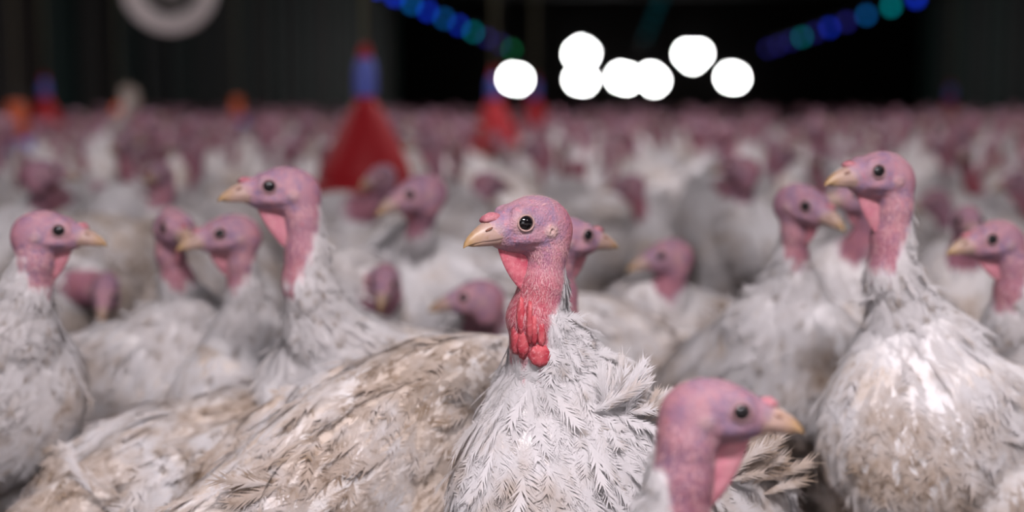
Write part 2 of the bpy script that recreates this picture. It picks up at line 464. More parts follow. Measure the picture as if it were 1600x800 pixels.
    cc = [(A[:, 0]+A[:, -1])/2 for A in (bx, by, bz)]; hh = [(A[:, -1]-A[:, 0])/2+hc for A in (bx, by, bz)]
    CG = np.stack(np.meshgrid(*cc, indexing='ij'), -1); HG = np.stack(np.meshgrid(*hh, indexing='ij'), -1)
    cv = sd(CG.reshape(-1, 3)).reshape(CG.shape[:3]); near = np.abs(cv) < np.linalg.norm(HG, axis=-1)*1.5+.01
    fv6 = np.broadcast_to(np.where(cv < 0, -1.0, 1.0)[:, :, :, None, None, None], cv.shape+(BS, BS, BS)).astype(np.float32).copy()
    ii, jj, kk = np.where(near)
    for c0 in range(0, len(ii), 1200):
        i_, j_, k_ = ii[c0:c0+1200], jj[c0:c0+1200], kk[c0:c0+1200]; m = len(i_)
        G = np.empty((m, BS, BS, BS, 3), np.float32)
        G[..., 0] = bx[i_][:, :, None, None]; G[..., 1] = by[j_][:, None, :, None]; G[..., 2] = bz[k_][:, None, None, :]
        fv6[i_, j_, k_] = sd(G.reshape(-1, 3)).reshape(m, BS, BS, BS)
    fval = fv6.transpose(0, 3, 1, 4, 2, 5)
    V, Q = surface_nets(fval.reshape(len(X), len(Y), len(Zc)), X, Y, Zc)
    N = vnormals(V, Q); Vf = V.astype(np.float32)
    # ---- attributes
    db, dn, dh = sd_body(Vf), sd_neck(Vf), sd_head(Vf)
    lens = [0.0]
    for (a, _), (b, _) in zip(nk[:-1], nk[1:]): lens.append(lens[-1]+np.linalg.norm(b-a))
    nl = lens[-2]                                                               # up to last given neck point
    best = np.full(len(V), 1e9); S = np.zeros(len(V)); TG = np.zeros_like(V); AX = np.zeros_like(V)
    for i in range(len(nk)-1):
        a, b = nk[i][0], nk[i+1][0]; ba = b-a; t = np.clip(((V-a)@ba)/(ba@ba), 0, 1)
        c = a+t[:, None]*ba; dd = np.linalg.norm(V-c, axis=1)-(nk[i][1]+(nk[i+1][1]-nk[i][1])*t)
        m = dd < best; best[m] = dd[m]; S[m] = (lens[i]+t[m]*(lens[i+1]-lens[i]))/nl; TG[m] = nrm(ba); AX[m] = c[m]
    back = -(hf+.6*f); back = back/np.linalg.norm(back)
    rad = V-AX; rad = rad/(np.linalg.norm(rad, axis=1, keepdims=True)+1e-9); bk = rad@back
    S = np.where(dh < np.minimum(dn, db)-.002, np.minimum(S, 0.02), S)
    wob = .05*np.sin(V[:, 0]*190+3)*np.sin(V[:, 1]*170+1)+.03*np.sin(V[:, 2]*260)+.025*np.sin(V[:, 0]*420+V[:, 1]*390)
    s0 = (skin_front+skin_back)/2-(skin_front-skin_back)/2*np.clip(bk*1.4, -1, 1)+wob*.7
    skin = np.clip((s0-S)/.11+.5, 0, 1)
    skin[(db < dn-.004) & (db < dh)] = 0
    isleg = (V[:, 2] < C[2]*.34)
    hx = ((V-head)@HB.T)/mm
    red = np.clip((S-.06)/.28, 0, 1)*np.clip(.7-bk*.6, 0, 1)
    red = np.maximum(red, np.clip((S-.22)/.3, 0, 1)*.7)
    red = np.maximum(red, np.clip((-hx[:, 0]-14)/22, 0, 1)*.6*(hx[:, 2] > -40))
    red = np.where(hx[:, 2] < -26, np.maximum(red, .35), red)*skin
    ay = np.abs(hx[:, 1])
    ed = np.sqrt((hx[:, 0]-27)**2+(hx[:, 2]-5)**2); ear = np.sqrt(((hx[:, 0]+4)/1.15)**2+(hx[:, 2]+6)**2)
    pale = np.clip(1-np.abs(ed-9)/7, 0, 1)*(.38 if q == 3 else .22)*(ay > 8)+np.clip((9-ear)/4, 0, 1)*(.6 if q == 3 else .3)*(ay > 12)
    pale = np.maximum(pale, np.clip((hx[:, 0]-44)/16, 0, 1)*np.clip((12-hx[:, 2])/14, 0, 1)*.9)
    pale = np.where(dh < .02, pale, 0)*skin
    dirtk = 1-.85*np.clip(1.45-S, 0, .6)/.6*(dn < db+.03)
    b = Bird(); b.V, b.Q = V, Q
    b.attrs = {'skin': skin, 'red': np.clip(red*redk, 0, 1), 'pale': np.clip(pale, 0, 1), 'dirtk': dirtk}
    mid = V[Q].mean(1); b.matidx = ((mid[:, 2] < C[2]*.33)).astype(np.int32)
    b.parts = []
    # ---- eyes
    def surf_y(x, z, s):
        ys = np.linspace(8, 36, 113); d = sd_head(np.array([hp(x, s*y, z) for y in ys], np.float32))
        k = np.where(d > 0)[0]; return ys[k[0]] if len(k) else 24
    for s in (-1, 1):
        y = surf_y(27, 5, s); n = nrm(hl*s+hf*.22+hu*.05); t1 = nrm(hf-n*(hf@n)); EB = np.array([t1, np.cross(n, t1), n])
        nu, nv = ((8, 5) if q == 0 else (12, 7) if q == 1 else (20, 12))
        b.parts.append(('eye', *sphere(np.array((8.3, 8.0, 5.6))*mm, hp(27, s*(y-1.6), 5), nu, nv, EB), M['eye'], None))
        if q >= 2:
            th = np.linspace(0, 2*math.pi, 27)[:-1]; ring = []
            for a in th: ring.append(hp(27, s*(y+.3), 5)+mm*(8.9*math.cos(a)*t1+8.3*math.sin(a)*EB[1]))
            ring = np.array(ring+[ring[0]]); b.parts.append(('eyelid', *tube(ring, 1.1*mm*(1+.15*np.sin(np.linspace(0, 40, 27))), 7, False), M['lid' if q == 3 else 'lid_dusky'], None))
    # ---- beak
    nc = [8, 10, 16, 18][q]
    def beakpart(xs, zc, hz, hy, flat):
        V_ = []; th = np.arange(nc)*2*math.pi/nc
        for x, z, h, w_ in zip(xs, zc, hz, hy):
            zz = np.sin(th)*h
            zz = np.where((np.sin(th) < 0) if flat > 0 else (np.sin(th) > 0), zz*.25, zz)
            V_.append(np.array([hp(x, w_*math.copysign(abs(math.cos(t))**.8, math.cos(t)), z+q_) for t, q_ in zip(th, zz)]))
        V_ = np.concatenate(V_); i = np.arange(nc); j = (i+1) % nc; m = len(xs)
        Q_ = np.concatenate([np.stack([k*nc+i, (k+1)*nc+i, (k+1)*nc+j, k*nc+j], 1) for k in range(m-1)])
        bt = np.repeat(np.clip((np.array(xs)-52)/38, 0, 1), nc)
        return V_, [Q_, np.arange(nc)[None], (np.arange(nc)+(m-1)*nc)[::-1][None]], bt
    up = beakpart([44, 51, 57, 63, 70, 77, 83, 87.5, 89.5], [-8.6, -8.8, -9.2, -9.8, -10.6, -11.8, -13.4, -15.6, -17.6],
                  [13, 17.0, 18.0, 17, 14.2, 10.8, 7.4, 4.0, .8], [15, 14.6, 13.4, 11.6, 9.2, 6.8, 4.7, 2.6, .6], 1)
    lw = beakpart([44, 53, 62, 71, 78.5, 83], [-9.6, -10.2, -11.0, -12.4, -14.2, -15.6], [8.6, 8.2, 7, 5.2, 3.0, .7], [14.5, 12.6, 10.4, 7.8, 4.8, 1], -1)
    b.parts.append(('upper_beak', up[0], up[1], M['beak'], {'bt': up[2]}))
    b.parts.append(('lower_beak', lw[0], lw[1], M['beak'], {'bt': lw[2]}))
    if q >= 2:
        for s in (-1, 1):
            b.parts.append(('nostril', *sphere(np.array((4.6, 1.6, 1.5))*mm, hp(63.5, s*10.0, .5), 10, 6, np.array([nrm(hf-hu*.35-hl*s*.25), nrm(hl*s+hf*.25), hu])), M['nostril'], None))
        v, F = sphere((1, 1, 1), (0, 0, 0), 16, 11)
        nz_ = 1+.12*np.sin(v[:, 0]*5)*np.sin(v[:, 1]*6+1)
        v = v*nz_[:, None]*np.array((13, 8.5, 6.0))*(1 if q == 3 else .8)
        v[:, 2] -= .012*v[:, 0]**2
        b.parts.append(('snood', np.array([hp(53+x, y, 11.0+z) for x, y, z in v]), F, M['snood'], None))
    # ---- dewlap: web of loose skin from chin to the front of the neck
    if dew > 0:
        def nkpt(s):
            t = s*nl; 
            for i in range(len(nk)-1):
                if lens[i+1] >= t or i == len(nk)-2:
                    w_ = (t-lens[i])/max(lens[i+1]-lens[i], 1e-6); return nk[i][0]*(1-w_)+nk[i+1][0]*w_, nk[i][1]*(1-w_)+nk[i+1][1]*w_
        pe, re = nkpt(dew_end); nt = nrm(nkpt(dew_end+.05)[0]-nkpt(.15)[0])
        fwd = hf-nt*(hf@nt); fwd = nrm(fwd)
        chin = hp(48 if q == 3 else 42, 0, -16); thr = hp(8, 0, -26); endp = pe+fwd*(re*.86)
        nU, nVv = (16, 10) if q >= 2 else (9, 5)
        mid_out = (chin*.40+endp*.60)+fwd*(10*mm*dew)+hu*(-4*mm)
        V_ = []; F_ = []
        pa, ra = nkpt(.22)
        for sgn in (1, -1):
            for i in range(nU):
                t = i/(nU-1); out = chin*(1-t)**2+2*mid_out*t*(1-t)+endp*t*t
                inn = hp(24, 0, -10)*(1-t)**2+2*(pa-fwd*ra*.3)*t*(1-t)+(endp-fwd*re*.6)*t*t
                for j in range(nVv):
                    w_ = j/(nVv-1); th = 4.6*mm*math.sqrt(max(0, 1-w_**2.4))*math.sin(math.pi*min(1, .12+t*.95))**.5+.2*mm
                    wr = 1.1*mm*math.sin(t*17+w_*7)*w_*(1-w_)*2
                    V_.append(inn*(1-w_)+out*w_+hl*(sgn*th+wr))
        V_ = np.array(V_); o = nU*nVv
        for sgn in (0, 1):
            for i in range(nU-1):
                for j in range(nVv-1):
                    a = sgn*o+i*nVv+j; F_.append((a, a+nVv, a+nVv+1, a+1) if sgn else (a, a+1, a+nVv+1, a+nVv))
        for i in range(nU-1):
            a = i*nVv+nVv-1; F_.append((a, a+o, a+o+nVv, a+nVv))
        b.parts.append(('dewlap', V_, [np.array(F_)], None, None))
    # ---- plumage
    nf = [120, 900, 5400, 15000][q]
    tri = V[Q]; ar = np.linalg.norm(np.cross(tri[:, 2]-tri[:, 0], tri[:, 3]-tri[:, 1]), axis=1)*.5
    fs = S[Q].mean(1); fsk = skin[Q].mean(1); isb = (db < dn)[Q].mean(1)
    wgt = ar*np.clip(1.5-fsk*2.0, 0, 1)*(mid[:, 2] > C[2]*.42)
    necky = np.clip(1.15-fs, 0, .85)*(isb < .5)
    wgt = wgt*(1+7.0*necky)
    pk = rng.choice(len(Q), nf, p=wgt/wgt.sum())
    a_, b_ = rng.random((nf, 1)), rng.random((nf, 1)); t4 = tri[pk]
    pos = (t4[:, 0]*(1-a_)+t4[:, 1]*a_)*(1-b_)+(t4[:, 3]*(1-a_)+t4[:, 2]*a_)*b_
    Nn = N[Q[pk]].mean(1); Nn = Nn/np.linalg.norm(Nn, axis=1, keepdims=True)
    flow_b = -f*.85-Z*.42
    wn = np.clip(1.25-fs[pk], 0, 1)[:, None]
    fl = flow_b*(1-wn)+TG[Q[pk, 0]]*wn
    wf_ = np.clip((Nn@f)*1.7-.1, 0, 1)[:, None]*(1-wn)
    fl = fl*(1-wf_)+wf_*(-Z*1.0-f*.1)
    T = fl-Nn*(fl*Nn).sum(1, keepdims=True); T = T/(np.linalg.norm(T, axis=1, keepdims=True)+1e-6)
    nky = np.clip(1.2-fs[pk], 0, 1)*(isb[pk] < .5)
    L = (.050-.031*nky)*rng.uniform(.6, 1.4, nf); W = (.0105-.0056*nky)*rng.uniform(.6, 1.4, nf)
    if q == 0: L *= 2.0; W *= 3.4
    if q == 1: L *= 1.35; W *= 2.0
    tl = rng.uniform(.0, .06, nf)+.15*np.clip(nky, 0, 1)*rng.random(nf)**1.5+.4*(rng.random(nf) < .05)*rng.random(nf)
    pos = pos+Nn*.0002
    v, fc, frd, fvv, fnn, fdk = scatter_feathers(dirtk[Q[pk, 0]], pos, Nn, T, L, W, tl, rng, [FT_LO, FT_LO, FT_MD, FT_HI][q], L/.33*(1-np.clip(nky*1.6, 0, 1)))
    b.plum = (v, fc, {'frand': frd, 'fv': fvv, 'dirtk': fdk}); b.plumN = fnn
    # ---- bristles: short pale hairs on crown, nape and neck skin
    if q >= 2:
        nb = 500 if q == 2 else 1900
        wgt = ar*np.clip(fsk*1.5-.3, 0, 1)*np.where(fs > .05, 1.0, np.clip((hx[Q[:, 0], 2]-14)/14, 0, 1)*np.clip((34-hx[Q[:, 0], 0])/20, 0, 1)*.9)
        pk = rng.choice(len(Q), nb, p=wgt/wgt.sum()); a_, b_ = rng.random((nb, 1)), rng.random((nb, 1)); t4 = tri[pk]
        pos = (t4[:, 0]*(1-a_)+t4[:, 1]*a_)*(1-b_)+(t4[:, 3]*(1-a_)+t4[:, 2]*a_)*b_
        Nn = N[Q[pk, 0]]; bkk = bk[Q[pk, 0]]
        fl = np.where((fs[pk] > .05)[:, None], TG[Q[pk, 0]], -hf[None]); T = fl-Nn*(fl*Nn).sum(1, keepdims=True)
        T = T/(np.linalg.norm(T, axis=1, keepdims=True)+1e-6); B_ = np.cross(Nn, T)
        T = T+B_*rng.normal(0, .3, (nb, 1))
        L = rng.uniform(.004, .009, (nb, 1))*hs; tl = rng.uniform(.1, .4, (nb, 1))+.35*np.clip(bkk, 0, 1)[:, None]*rng.random((nb, 1))
        tip = pos+L*(T*np.cos(tl)+Nn*np.sin(tl)); wd = (.00026 if q == 3 else .0005)
        v = np.stack([pos-B_*wd, pos+B_*wd, tip], 1).reshape(-1, 3)
        b.brist = (v, np.arange(nb*3).reshape(-1, 3))
    # ---- flight feathers on the folded wings, tail fan
    b.quills = []
    if q >= 2:
        for s in (-1, 1):
            for i in range(8):
                p0 = C+l*s*(.130-.004*i)*sw-f*(.0+.017*i)*sl+u*(.085-.016*i)
                d = nrm(-f+u*(.02-.05*i+rng.normal(0, .04))-l*s*(.22+rng.normal(0, .03))); n = nrm(l*s+u*.45); n = nrm(n-d*(n@d))
                b.quills.append((p0-n*.006, d, n, rng.uniform(.85, 1.1), 'flight_feather'))
        for i in range(9):
            a = (i-4)/4*.62; d = nrm(-f*math.cos(a)+l*math.sin(a)-Z*.22+u*rng.normal(0, .05)); n = nrm(u-d*(u@d)+l*math.sin(a)*.3); n = nrm(n-d*(n@d))
            b.quills.append((C-f*.255*sl+l*math.sin(a)*.04+u*(.012+.004*((i*7) % 3)), d, n, rng.uniform(.85, 1.1), 'tail_feather'))
    return b

def orient(o, p, d, n, s):
    y = np.cross(n, d)
    o.matrix_local = Matrix(((d[0]*s, y[0]*s, n[0]*s, p[0]), (d[1]*s, y[1]*s, n[1]*s, p[1]), (d[2]*s, y[2]*s, n[2]*s, p[2]), (0, 0, 0, 1)))

def emit_parts(root, b, dirt, wattle='wattle', tone=0.0):
    """link a built bird's meshes under root"""
    colr = (dirt, tone, 0, 1)
    me = mesh_from('body', b.V, b.Q, b.attrs, True, b.matidx)
    o = link('body', me, [M['skin'], M['shank']], root); o.color = colr
    for nm, v, F, m, at in b.parts:
        o = link(nm, mesh_from(nm, v, F, at), m if m is not None else M[wattle], root); o.color = colr
    v, fc, at = b.plum
    pme = mesh_from('plumage', v, fc, at); set_normals(pme, b.plumN)
    o = link('plumage', pme, M['plumage'], root); o['kind'] = 'stuff'; o.color = colr
    if hasattr(b, 'brist'):
        o = link('bristles', mesh_from('bristles', *b.brist), M['bristle'], root); o['kind'] = 'stuff'
    for i, (p, d, n, s, nm) in enumerate(b.quills):
        o = bpy.data.objects.new(nm, (QUILL if nm == 'flight_feather' else TQUILL)[i % 4]); COL.objects.link(o); o.parent = root
        orient(o, p, d, n, s); o.color = colr

def surf_at(b, root, px, py, rad=9.0):
    """point of the bird's own surface nearest the viewer around a pixel"""
    w_ = b.V+root-CAM; z = w_@FW; x = 800+FPX*(w_@RT)/z; y = 400-FPX*(w_@UP)/z
    r2 = (x-px)**2+(y-py)**2; m = np.where(r2 < rad*rad)[0]
    i = m[np.argmin(z[m])] if len(m) else np.argmin(r2)
    return b.V[i]
HEROES = []
def hero(label, head, neck, body, q=2, dirt=.5, hs=1.0, bs=(1, 1, 1), wattle='wattle_soft', group=None, short=None, tone=0.0, **kw):
    """head=(px,py,depth,yaw,pitch[,roll]); neck=[(px,py,depth,radius_mm)]; body=(px,py,depth,yaw,pitch)"""
    Hc = P(*head[:3]); Cc = P(*body[:3]); root = np.array([Cc[0], Cc[1], 0.0])
    HB = basis(head[3], head[4], head[5] if len(head) > 5 else 0); BB = basis(body[3], body[4])
    nk = [(P(x, y, d)-root, r*.001*(.80 if r > 60 else .88 if r > 40 else 1)) for x, y, d, r in neck]
    rng = np.random.default_rng(int(head[0]*7+head[1]))
    b = build_bird(Hc-root, HB, hs, nk, Cc-root, BB, bs, q, rng, **kw)
    e = empty('turkey', root); tag(e, label, 'turkey', group)
    emit_parts(e, b, dirt, wattle, tone)
    HEROES.append((short or label, head[0], head[1], head[2], root))
    return e, b, root

# ------------------------------------------------------------------ the barn
XL, XR, YE, YB, ZC = -7.4, 9.6, 47.0, -3.6, 4.2
M['litter'] = None
def make_litter():
    k = NT('litter'); co, _ = k.coords(); n1 = k.noise(co, 2.2, 5, .6); n2 = k.noise(co, 45, 5, .7)
    c = k.mix(n1, (0.045, 0.028, 0.02), (0.09, 0.058, 0.04)); c = k.mix(k.math('MULTIPLY', k.ramp(n2, .5, .7), .6), c, (0.26, 0.19, 0.13))
    return k.surf(k.n('BsdfPrincipled', {'Base Color': c, 'Roughness': .95, 'Normal': k.bump(n2, .9, .02)}).outputs[0])
M['litter'] = make_litter()
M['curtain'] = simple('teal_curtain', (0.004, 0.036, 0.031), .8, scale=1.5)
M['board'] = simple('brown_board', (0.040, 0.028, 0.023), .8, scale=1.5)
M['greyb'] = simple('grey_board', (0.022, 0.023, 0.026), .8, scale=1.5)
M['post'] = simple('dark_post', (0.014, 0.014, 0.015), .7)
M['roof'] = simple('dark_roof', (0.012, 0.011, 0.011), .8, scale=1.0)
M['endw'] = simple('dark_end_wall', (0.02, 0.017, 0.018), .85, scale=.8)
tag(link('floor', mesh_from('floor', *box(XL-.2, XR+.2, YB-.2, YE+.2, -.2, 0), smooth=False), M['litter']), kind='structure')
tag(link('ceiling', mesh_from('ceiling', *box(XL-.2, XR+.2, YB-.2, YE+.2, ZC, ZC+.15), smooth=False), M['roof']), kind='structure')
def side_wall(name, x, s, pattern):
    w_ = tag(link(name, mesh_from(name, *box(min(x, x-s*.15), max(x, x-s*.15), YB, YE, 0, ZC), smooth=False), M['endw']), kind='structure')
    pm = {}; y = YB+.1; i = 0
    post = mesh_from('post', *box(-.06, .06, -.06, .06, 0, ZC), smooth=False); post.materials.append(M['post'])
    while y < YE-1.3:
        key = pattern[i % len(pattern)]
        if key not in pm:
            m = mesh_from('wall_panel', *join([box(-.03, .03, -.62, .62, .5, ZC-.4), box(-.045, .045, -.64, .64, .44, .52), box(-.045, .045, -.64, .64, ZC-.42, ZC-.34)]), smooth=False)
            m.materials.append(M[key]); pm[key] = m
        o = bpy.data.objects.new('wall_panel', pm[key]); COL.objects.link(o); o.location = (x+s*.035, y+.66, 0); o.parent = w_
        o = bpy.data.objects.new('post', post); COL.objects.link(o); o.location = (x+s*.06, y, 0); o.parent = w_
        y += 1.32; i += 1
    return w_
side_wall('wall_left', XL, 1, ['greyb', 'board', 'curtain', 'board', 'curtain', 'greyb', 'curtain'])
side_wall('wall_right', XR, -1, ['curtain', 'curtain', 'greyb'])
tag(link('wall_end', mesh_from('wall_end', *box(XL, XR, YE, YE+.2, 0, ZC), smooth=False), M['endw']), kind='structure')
# wall behind the camera with the open door the daylight comes through
dw, dh_, dy, dW = DOOR
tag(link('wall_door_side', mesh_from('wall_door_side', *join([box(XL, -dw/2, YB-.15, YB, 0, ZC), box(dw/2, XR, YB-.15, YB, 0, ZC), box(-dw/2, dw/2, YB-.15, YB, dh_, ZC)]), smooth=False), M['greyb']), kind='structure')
ld = bpy.data.lights.new('door_daylight', 'AREA'); ld.shape = 'RECTANGLE'; ld.size = dw; ld.size_y = dh_; ld.energy = dW; ld.color = (0.97, 0.95, 1.0)
lo_ = bpy.data.objects.new('door_daylight', ld); COL.objects.link(lo_); lo_.location = (0, YB+.02, dh_/2); lo_.rotation_euler = (math.pi/2, 0, 0)
for i, y in enumerate(np.arange(2.0, 46, 4.0)):
    v, F = join([box(XL, XR, y-.06, y+.06, ZC-.30, ZC-.16)]+[box(x-.05, x+.05, y-.05, y+.05, ZC-.2, ZC) for x in np.arange(XL+.5, XR, 1.9)])
    tag(link('trim_%d' % (i+1), mesh_from('roof_beam', v, F, smooth=False), M['roof']), kind='structure')

# ceiling lamps
M['lamp_white'] = simple('lamp_housing', (0.5, 0.5, 0.5), .4)
M['lamp_glow'] = simple('lamp_diffuser', (0.8, 0.8, 0.8), .4, emit=(1, .96, .98), es=4.0)
M['wire'] = simple('wire', (0.05, 0.05, 0.045), .6)
hm = mesh_from('housing', *join([box(-.66, .66, -.11, .11, .02, .075), box(-.67, -.64, -.12, .12, -.02, .08), box(.64, .67, -.12, .12, -.02, .08)]), smooth=False); hm.materials.append(M['lamp_white'])
gm = mesh_from('diffuser', *tube([(-.64, 0, 0), (.64, 0, 0)], .028, 12)); gm.materials.append(M['lamp_glow'])
wm = mesh_from('suspension_wire', *join([tube([(x, 0, .07), (x, 0, ZC-.16-LAMPZ)], .004, 6) for x in (-.5, .5)])); wm.materials.append(M['wire'])
for x, y, e in LAMPS:
    t = empty('batten_lamp', (x, y, LAMPZ)); tag(t, 'white batten lamp hung from the roof above the flock', 'lamp', 'batten lamps above the flock')
    for nm, me in (('housing', hm), ('diffuser', gm), ('suspension_wire', wm)):
        o = bpy.data.objects.new(nm, me); COL.objects.link(o); o.parent = t
    ld = bpy.data.lights.new('batten_light', 'AREA'); ld.shape = 'RECTANGLE'; ld.size = 1.25; ld.size_y = .2; ld.energy = e; ld.color = LAMPCOL
    o = bpy.data.objects.new('batten_light', ld); COL.objects.link(o); o.parent = t; o.location = (0, 0, -.04)

# glaring round lights on the far end wall
def on_wall(px, py, Y):
    r = FW+(px-800)/FPX*RT-(py-400)/FPX*UP; return CAM+r*(Y/r[1])
M['glare'] = simple('glaring_lens', (0.9, 0.9, 0.9), .3, emit=(1, 1, 1), es=26.0)
M['glare_dim'] = simple('dim_lens', (0.9, 0.9, 0.9), .3, emit=(1, .9, .95), es=2.2)
M['rim'] = simple('lamp_rim', (0.05, 0.05, 0.05), .5, metal=.5)
KX = YE/FPX
def lens(r, n=20):
    return lathe([(0.001, -.10), (r*.5, -.095), (r*.85, -.06), (r, -.01), (r, .0)], n)
def wall_light(spots, label):
    """spots (px,py,r_px,dim)"""
    c = on_wall(np.mean([s[0] for s in spots]), np.mean([s[1] for s in spots]), YE-.02)
    t = empty('round_wall_light', c); tag(t, label, 'light', 'glaring round lights on the far wall')
    R = np.array([[1, 0, 0], [0, 0, 1], [0, 1, 0]], float)
    for px, py, r, dim in spots:
        p = on_wall(px, py, YE-.02)-c; r_ = r*KX
        v, F = lens(r_); o = link('lens', mesh_from('lens', v@R+p, F), M['glare_dim' if dim else 'glare'], t)
        v, F = lathe([(r_*1.0, .0), (r_*1.0, -.05), (r_*1.12, -.05), (r_*1.12, .0)], 20); link('rim', mesh_from('rim', v@R+p, F), M['rim'], t)
wall_light([(802, 123, 14, 0), (809, 124, 14, 0)], 'lone glaring round light left of the others, below the blue string')
wall_light([(904, 84, 14, 0), (913, 84, 14, 0), (908, 74, 8, 0)], 'upper glaring round light of the stacked pair at left')
wall_light([(905, 124, 14, 0), (911, 125, 14, 0)], 'lower glaring round light of the stacked pair at left')
wall_light([(971, 121, 14, 0), (978, 123, 14, 0)], 'left glaring round light of the touching pair in the middle')
wall_light([(1017, 122, 14, 0), (1022, 126, 14, 0)], 'right glaring round light of the touching pair in the middle')
wall_light([(1074, 84, 12, 0), (1091, 84, 12, 0), (1082, 91, 13, 0)], 'high heart shaped glaring light right of the middle pair')
wall_light([(1142, 121, 14, 0), (1147, 122, 14, 0)], 'rightmost glaring round light on the far wall')

# strings of coloured bulbs running down the barn
HS = 2.45
def bulb_mat(name, c, s): M[name] = simple(name, c, .4, emit=c, es=s)
bulb_mat('bulb_blue', (0.012, 0.06, 1.0), 1.9); bulb_mat('bulb_azure', (0.008, 0.22, .72), 1.5)
bulb_mat('bulb_teal', (0.0, 0.62, .70), 1.2); bulb_mat('bulb_green', (0.0, .8, .25), 1.0); bulb_mat('bulb_violet', (0.08, .07, .75), .8)
bv, bF = lathe([(.0005, -.075), (.03, -.068), (.052, -.04), (.056, -.01), (.045, .03), (.026, .055), (.022, .06)], 14)
sv, sF = lathe([(.023, .055), (.025, .06), (.025, .10), (.012, .112), (.0005, .113)], 10)
socket = mesh_from('socket', sv, sF); socket.materials.append(M['post'])
def bulb_string(x, ys, cols, label, kz=1.0):
    t = empty('light_string', (x, ys[0], HS)); tag(t, label, 'light string')
    cv, cF = tube([(0, y-ys[0], .118-.0*y) for y in np.linspace(min(ys)-3, YE-.05, 40)], .006, 6); link('cable', mesh_from('cable', cv, cF), M['wire'], t)
    ms = {}
    for y, c in zip(ys, cols):
        if c not in ms: ms[c] = mesh_from('bulb', bv*1.0, bF); ms[c].materials.append(M['bulb_'+c])
        o = bpy.data.objects.new('bulb', ms[c]); COL.objects.link(o); o.parent = t; o.location = (0, y-ys[0], 0)
        k = bpy.data.objects.new('socket', socket); COL.objects.link(k); k.parent = o
bulb_string(-3.52, [20.6, 22.2, 24.0, 26.0, 28.4, 31.0, 34.0, 37.5, 41.5, 46.0],
            ['blue', 'blue', 'azure', 'blue', 'azure', 'blue', 'teal', 'violet', 'violet', 'green'], 'string of blue and teal bulbs at upper left running to the far wall')
bulb_string(4.63, [23.2, 25.3, 27.8, 30.2, 32.6, 35, 37.5, 40, 43, 46],
            ['blue', 'teal', 'azure', 'violet', 'blue', 'violet', 'teal', 'violet', 'violet', 'violet'], 'string of blue and teal bulbs at upper right running to the far wall')
bulb_mat('bulb_faint', (0.0, .16, .2), .22)
bulb_string(.62, [23.5, 26.5, 29.5, 33, 37], ['faint']*5, 'faint dim bulb string hanging along the middle of the barn')

# bell drinkers and feeders
M['red'] = simple('red_plastic', (0.46, 0.004, 0.012), .6, var=.15, scale=4, bump=.05)
M['blue'] = simple('blue_plastic', (0.12, 0.16, 0.62), .4, var=.12, bump=.05)
M['orange'] = simple('orange_plastic', (0.62, 0.10, 0.02), .45, var=.15, bump=.05)
M['rope'] = simple('rope', (0.16, 0.15, 0.09), .9, scale=80, bump=.5)
def drinker(px, py_apex, d, s, label, lean=0.0, group='hanging red bell drinkers'):
    """apex of the bell at the pixel"""
    p = P(px, py_apex, d); t = empty('bell_drinker', (p[0], p[1], p[2])); tag(t, label, 'drinker', group)
    prof = [(.030, 0), (.046, -.02), (.080, -.07), (.116, -.14), (.156, -.22), (.186, -.29), (.200, -.34), (.205, -.385), (.198, -.39), (.190, -.34), (.14, -.20), (.05, -.05), (.02, -.03)]
    v, F = lathe(np.array(prof)*s, 36); link('bell', mesh_from('bell', v, F), M['red'], t)
    v, F = lathe(np.array([(.10, -.385), (.215, -.40), (.227, -.375), (.233, -.375), (.230, -.43), (.20, -.455), (.10, -.455), (.02, -.45)])*s, 36); link('water_trough', mesh_from('water_trough', v, F), M['red'], t)
    v, F = lathe(np.array([(.034, -.004), (.046, .0), (.049, .02), (.049, .10), (.044, .135), (.034, .16), (.028, .165), (.001, .166)])*s, 24); link('valve_housing', mesh_from('valve_housing', v, F), M['blue'], t)
    v, F = lathe(np.array([(.030, .165), (.030, .19), (.022, .215), (.012, .225), (.001, .226)])*s, 18); link('cap', mesh_from('cap', v, F), M['red'], t)
    h = ZC-p[2]
    v, F = tube([(0, 0, .22*s), (lean*.4*h, 0, .5*h), (lean*h, 0, h)], .012*s, 8); link('rope', mesh_from('rope', v, F), M['rope'], t)
    v, F = tube([(.03*s, 0, .19*s), (.06, .01, .4*h), (lean*h+.06, 0, h)], .006*s, 6); link('water_hose', mesh_from('water_hose', v, F), M['wire'], t)
    return t
drinker(571, 150, 5.6, .90, 'large red bell drinker with blue valve, nearest, left of centre', -.02)
drinker(772, 152, 11.0, .95, 'red bell drinker partly behind the leftmost glaring light')
drinker(835, 152, 14.5, .95, 'dim red bell drinker just right of the second red drinker')
drinker(1485, 155, 18.0, .9, 'tiny far red bell drinker at the right of the flock')
drinker(70, 150, 14.0, .9, 'dim red bell drinker with blue valve at the far left')
def feeder(px, py, d, s, label):
    p = P(px, py, d); t = empty('tube_feeder', p); tag(t, label, 'feeder', 'hanging orange tube feeders')
    v, F = lathe(np.array([(.03, .17), (.075, .16), (.08, .15), (.072, -.05), (.072, -.12), (.05, -.16), (.02, -.16)])*s, 24); link('hopper', mesh_from('hopper', v, F), M['orange'], t)
    v, F = lathe(np.array([(.02, -.16), (.17, -.17), (.18, -.12), (.186, -.12), (.18, -.20), (.12, -.22), (.02, -.22)])*s, 28); link('pan', mesh_from('pan', v, F), M['blue'], t)
    th = np.linspace(0, math.pi, 9); v, F = tube([(.075*s*math.cos(a), 0, (.15+.1*math.sin(a))*s) for a in th], .005, 6); link('handle', mesh_from('handle', v, F), M['wire'], t)
    v, F = tube([(0, 0, .25*s), (0, 0, ZC-p[2])], .006, 6); link('rope', mesh_from('rope', v, F), M['rope'], t)
feeder(27, 193, 10.0, .9, 'orange tube feeder hanging over the flock at the left edge')
feeder(187, 185, 12.0, .7, 'small orange tube feeder below the white fan')
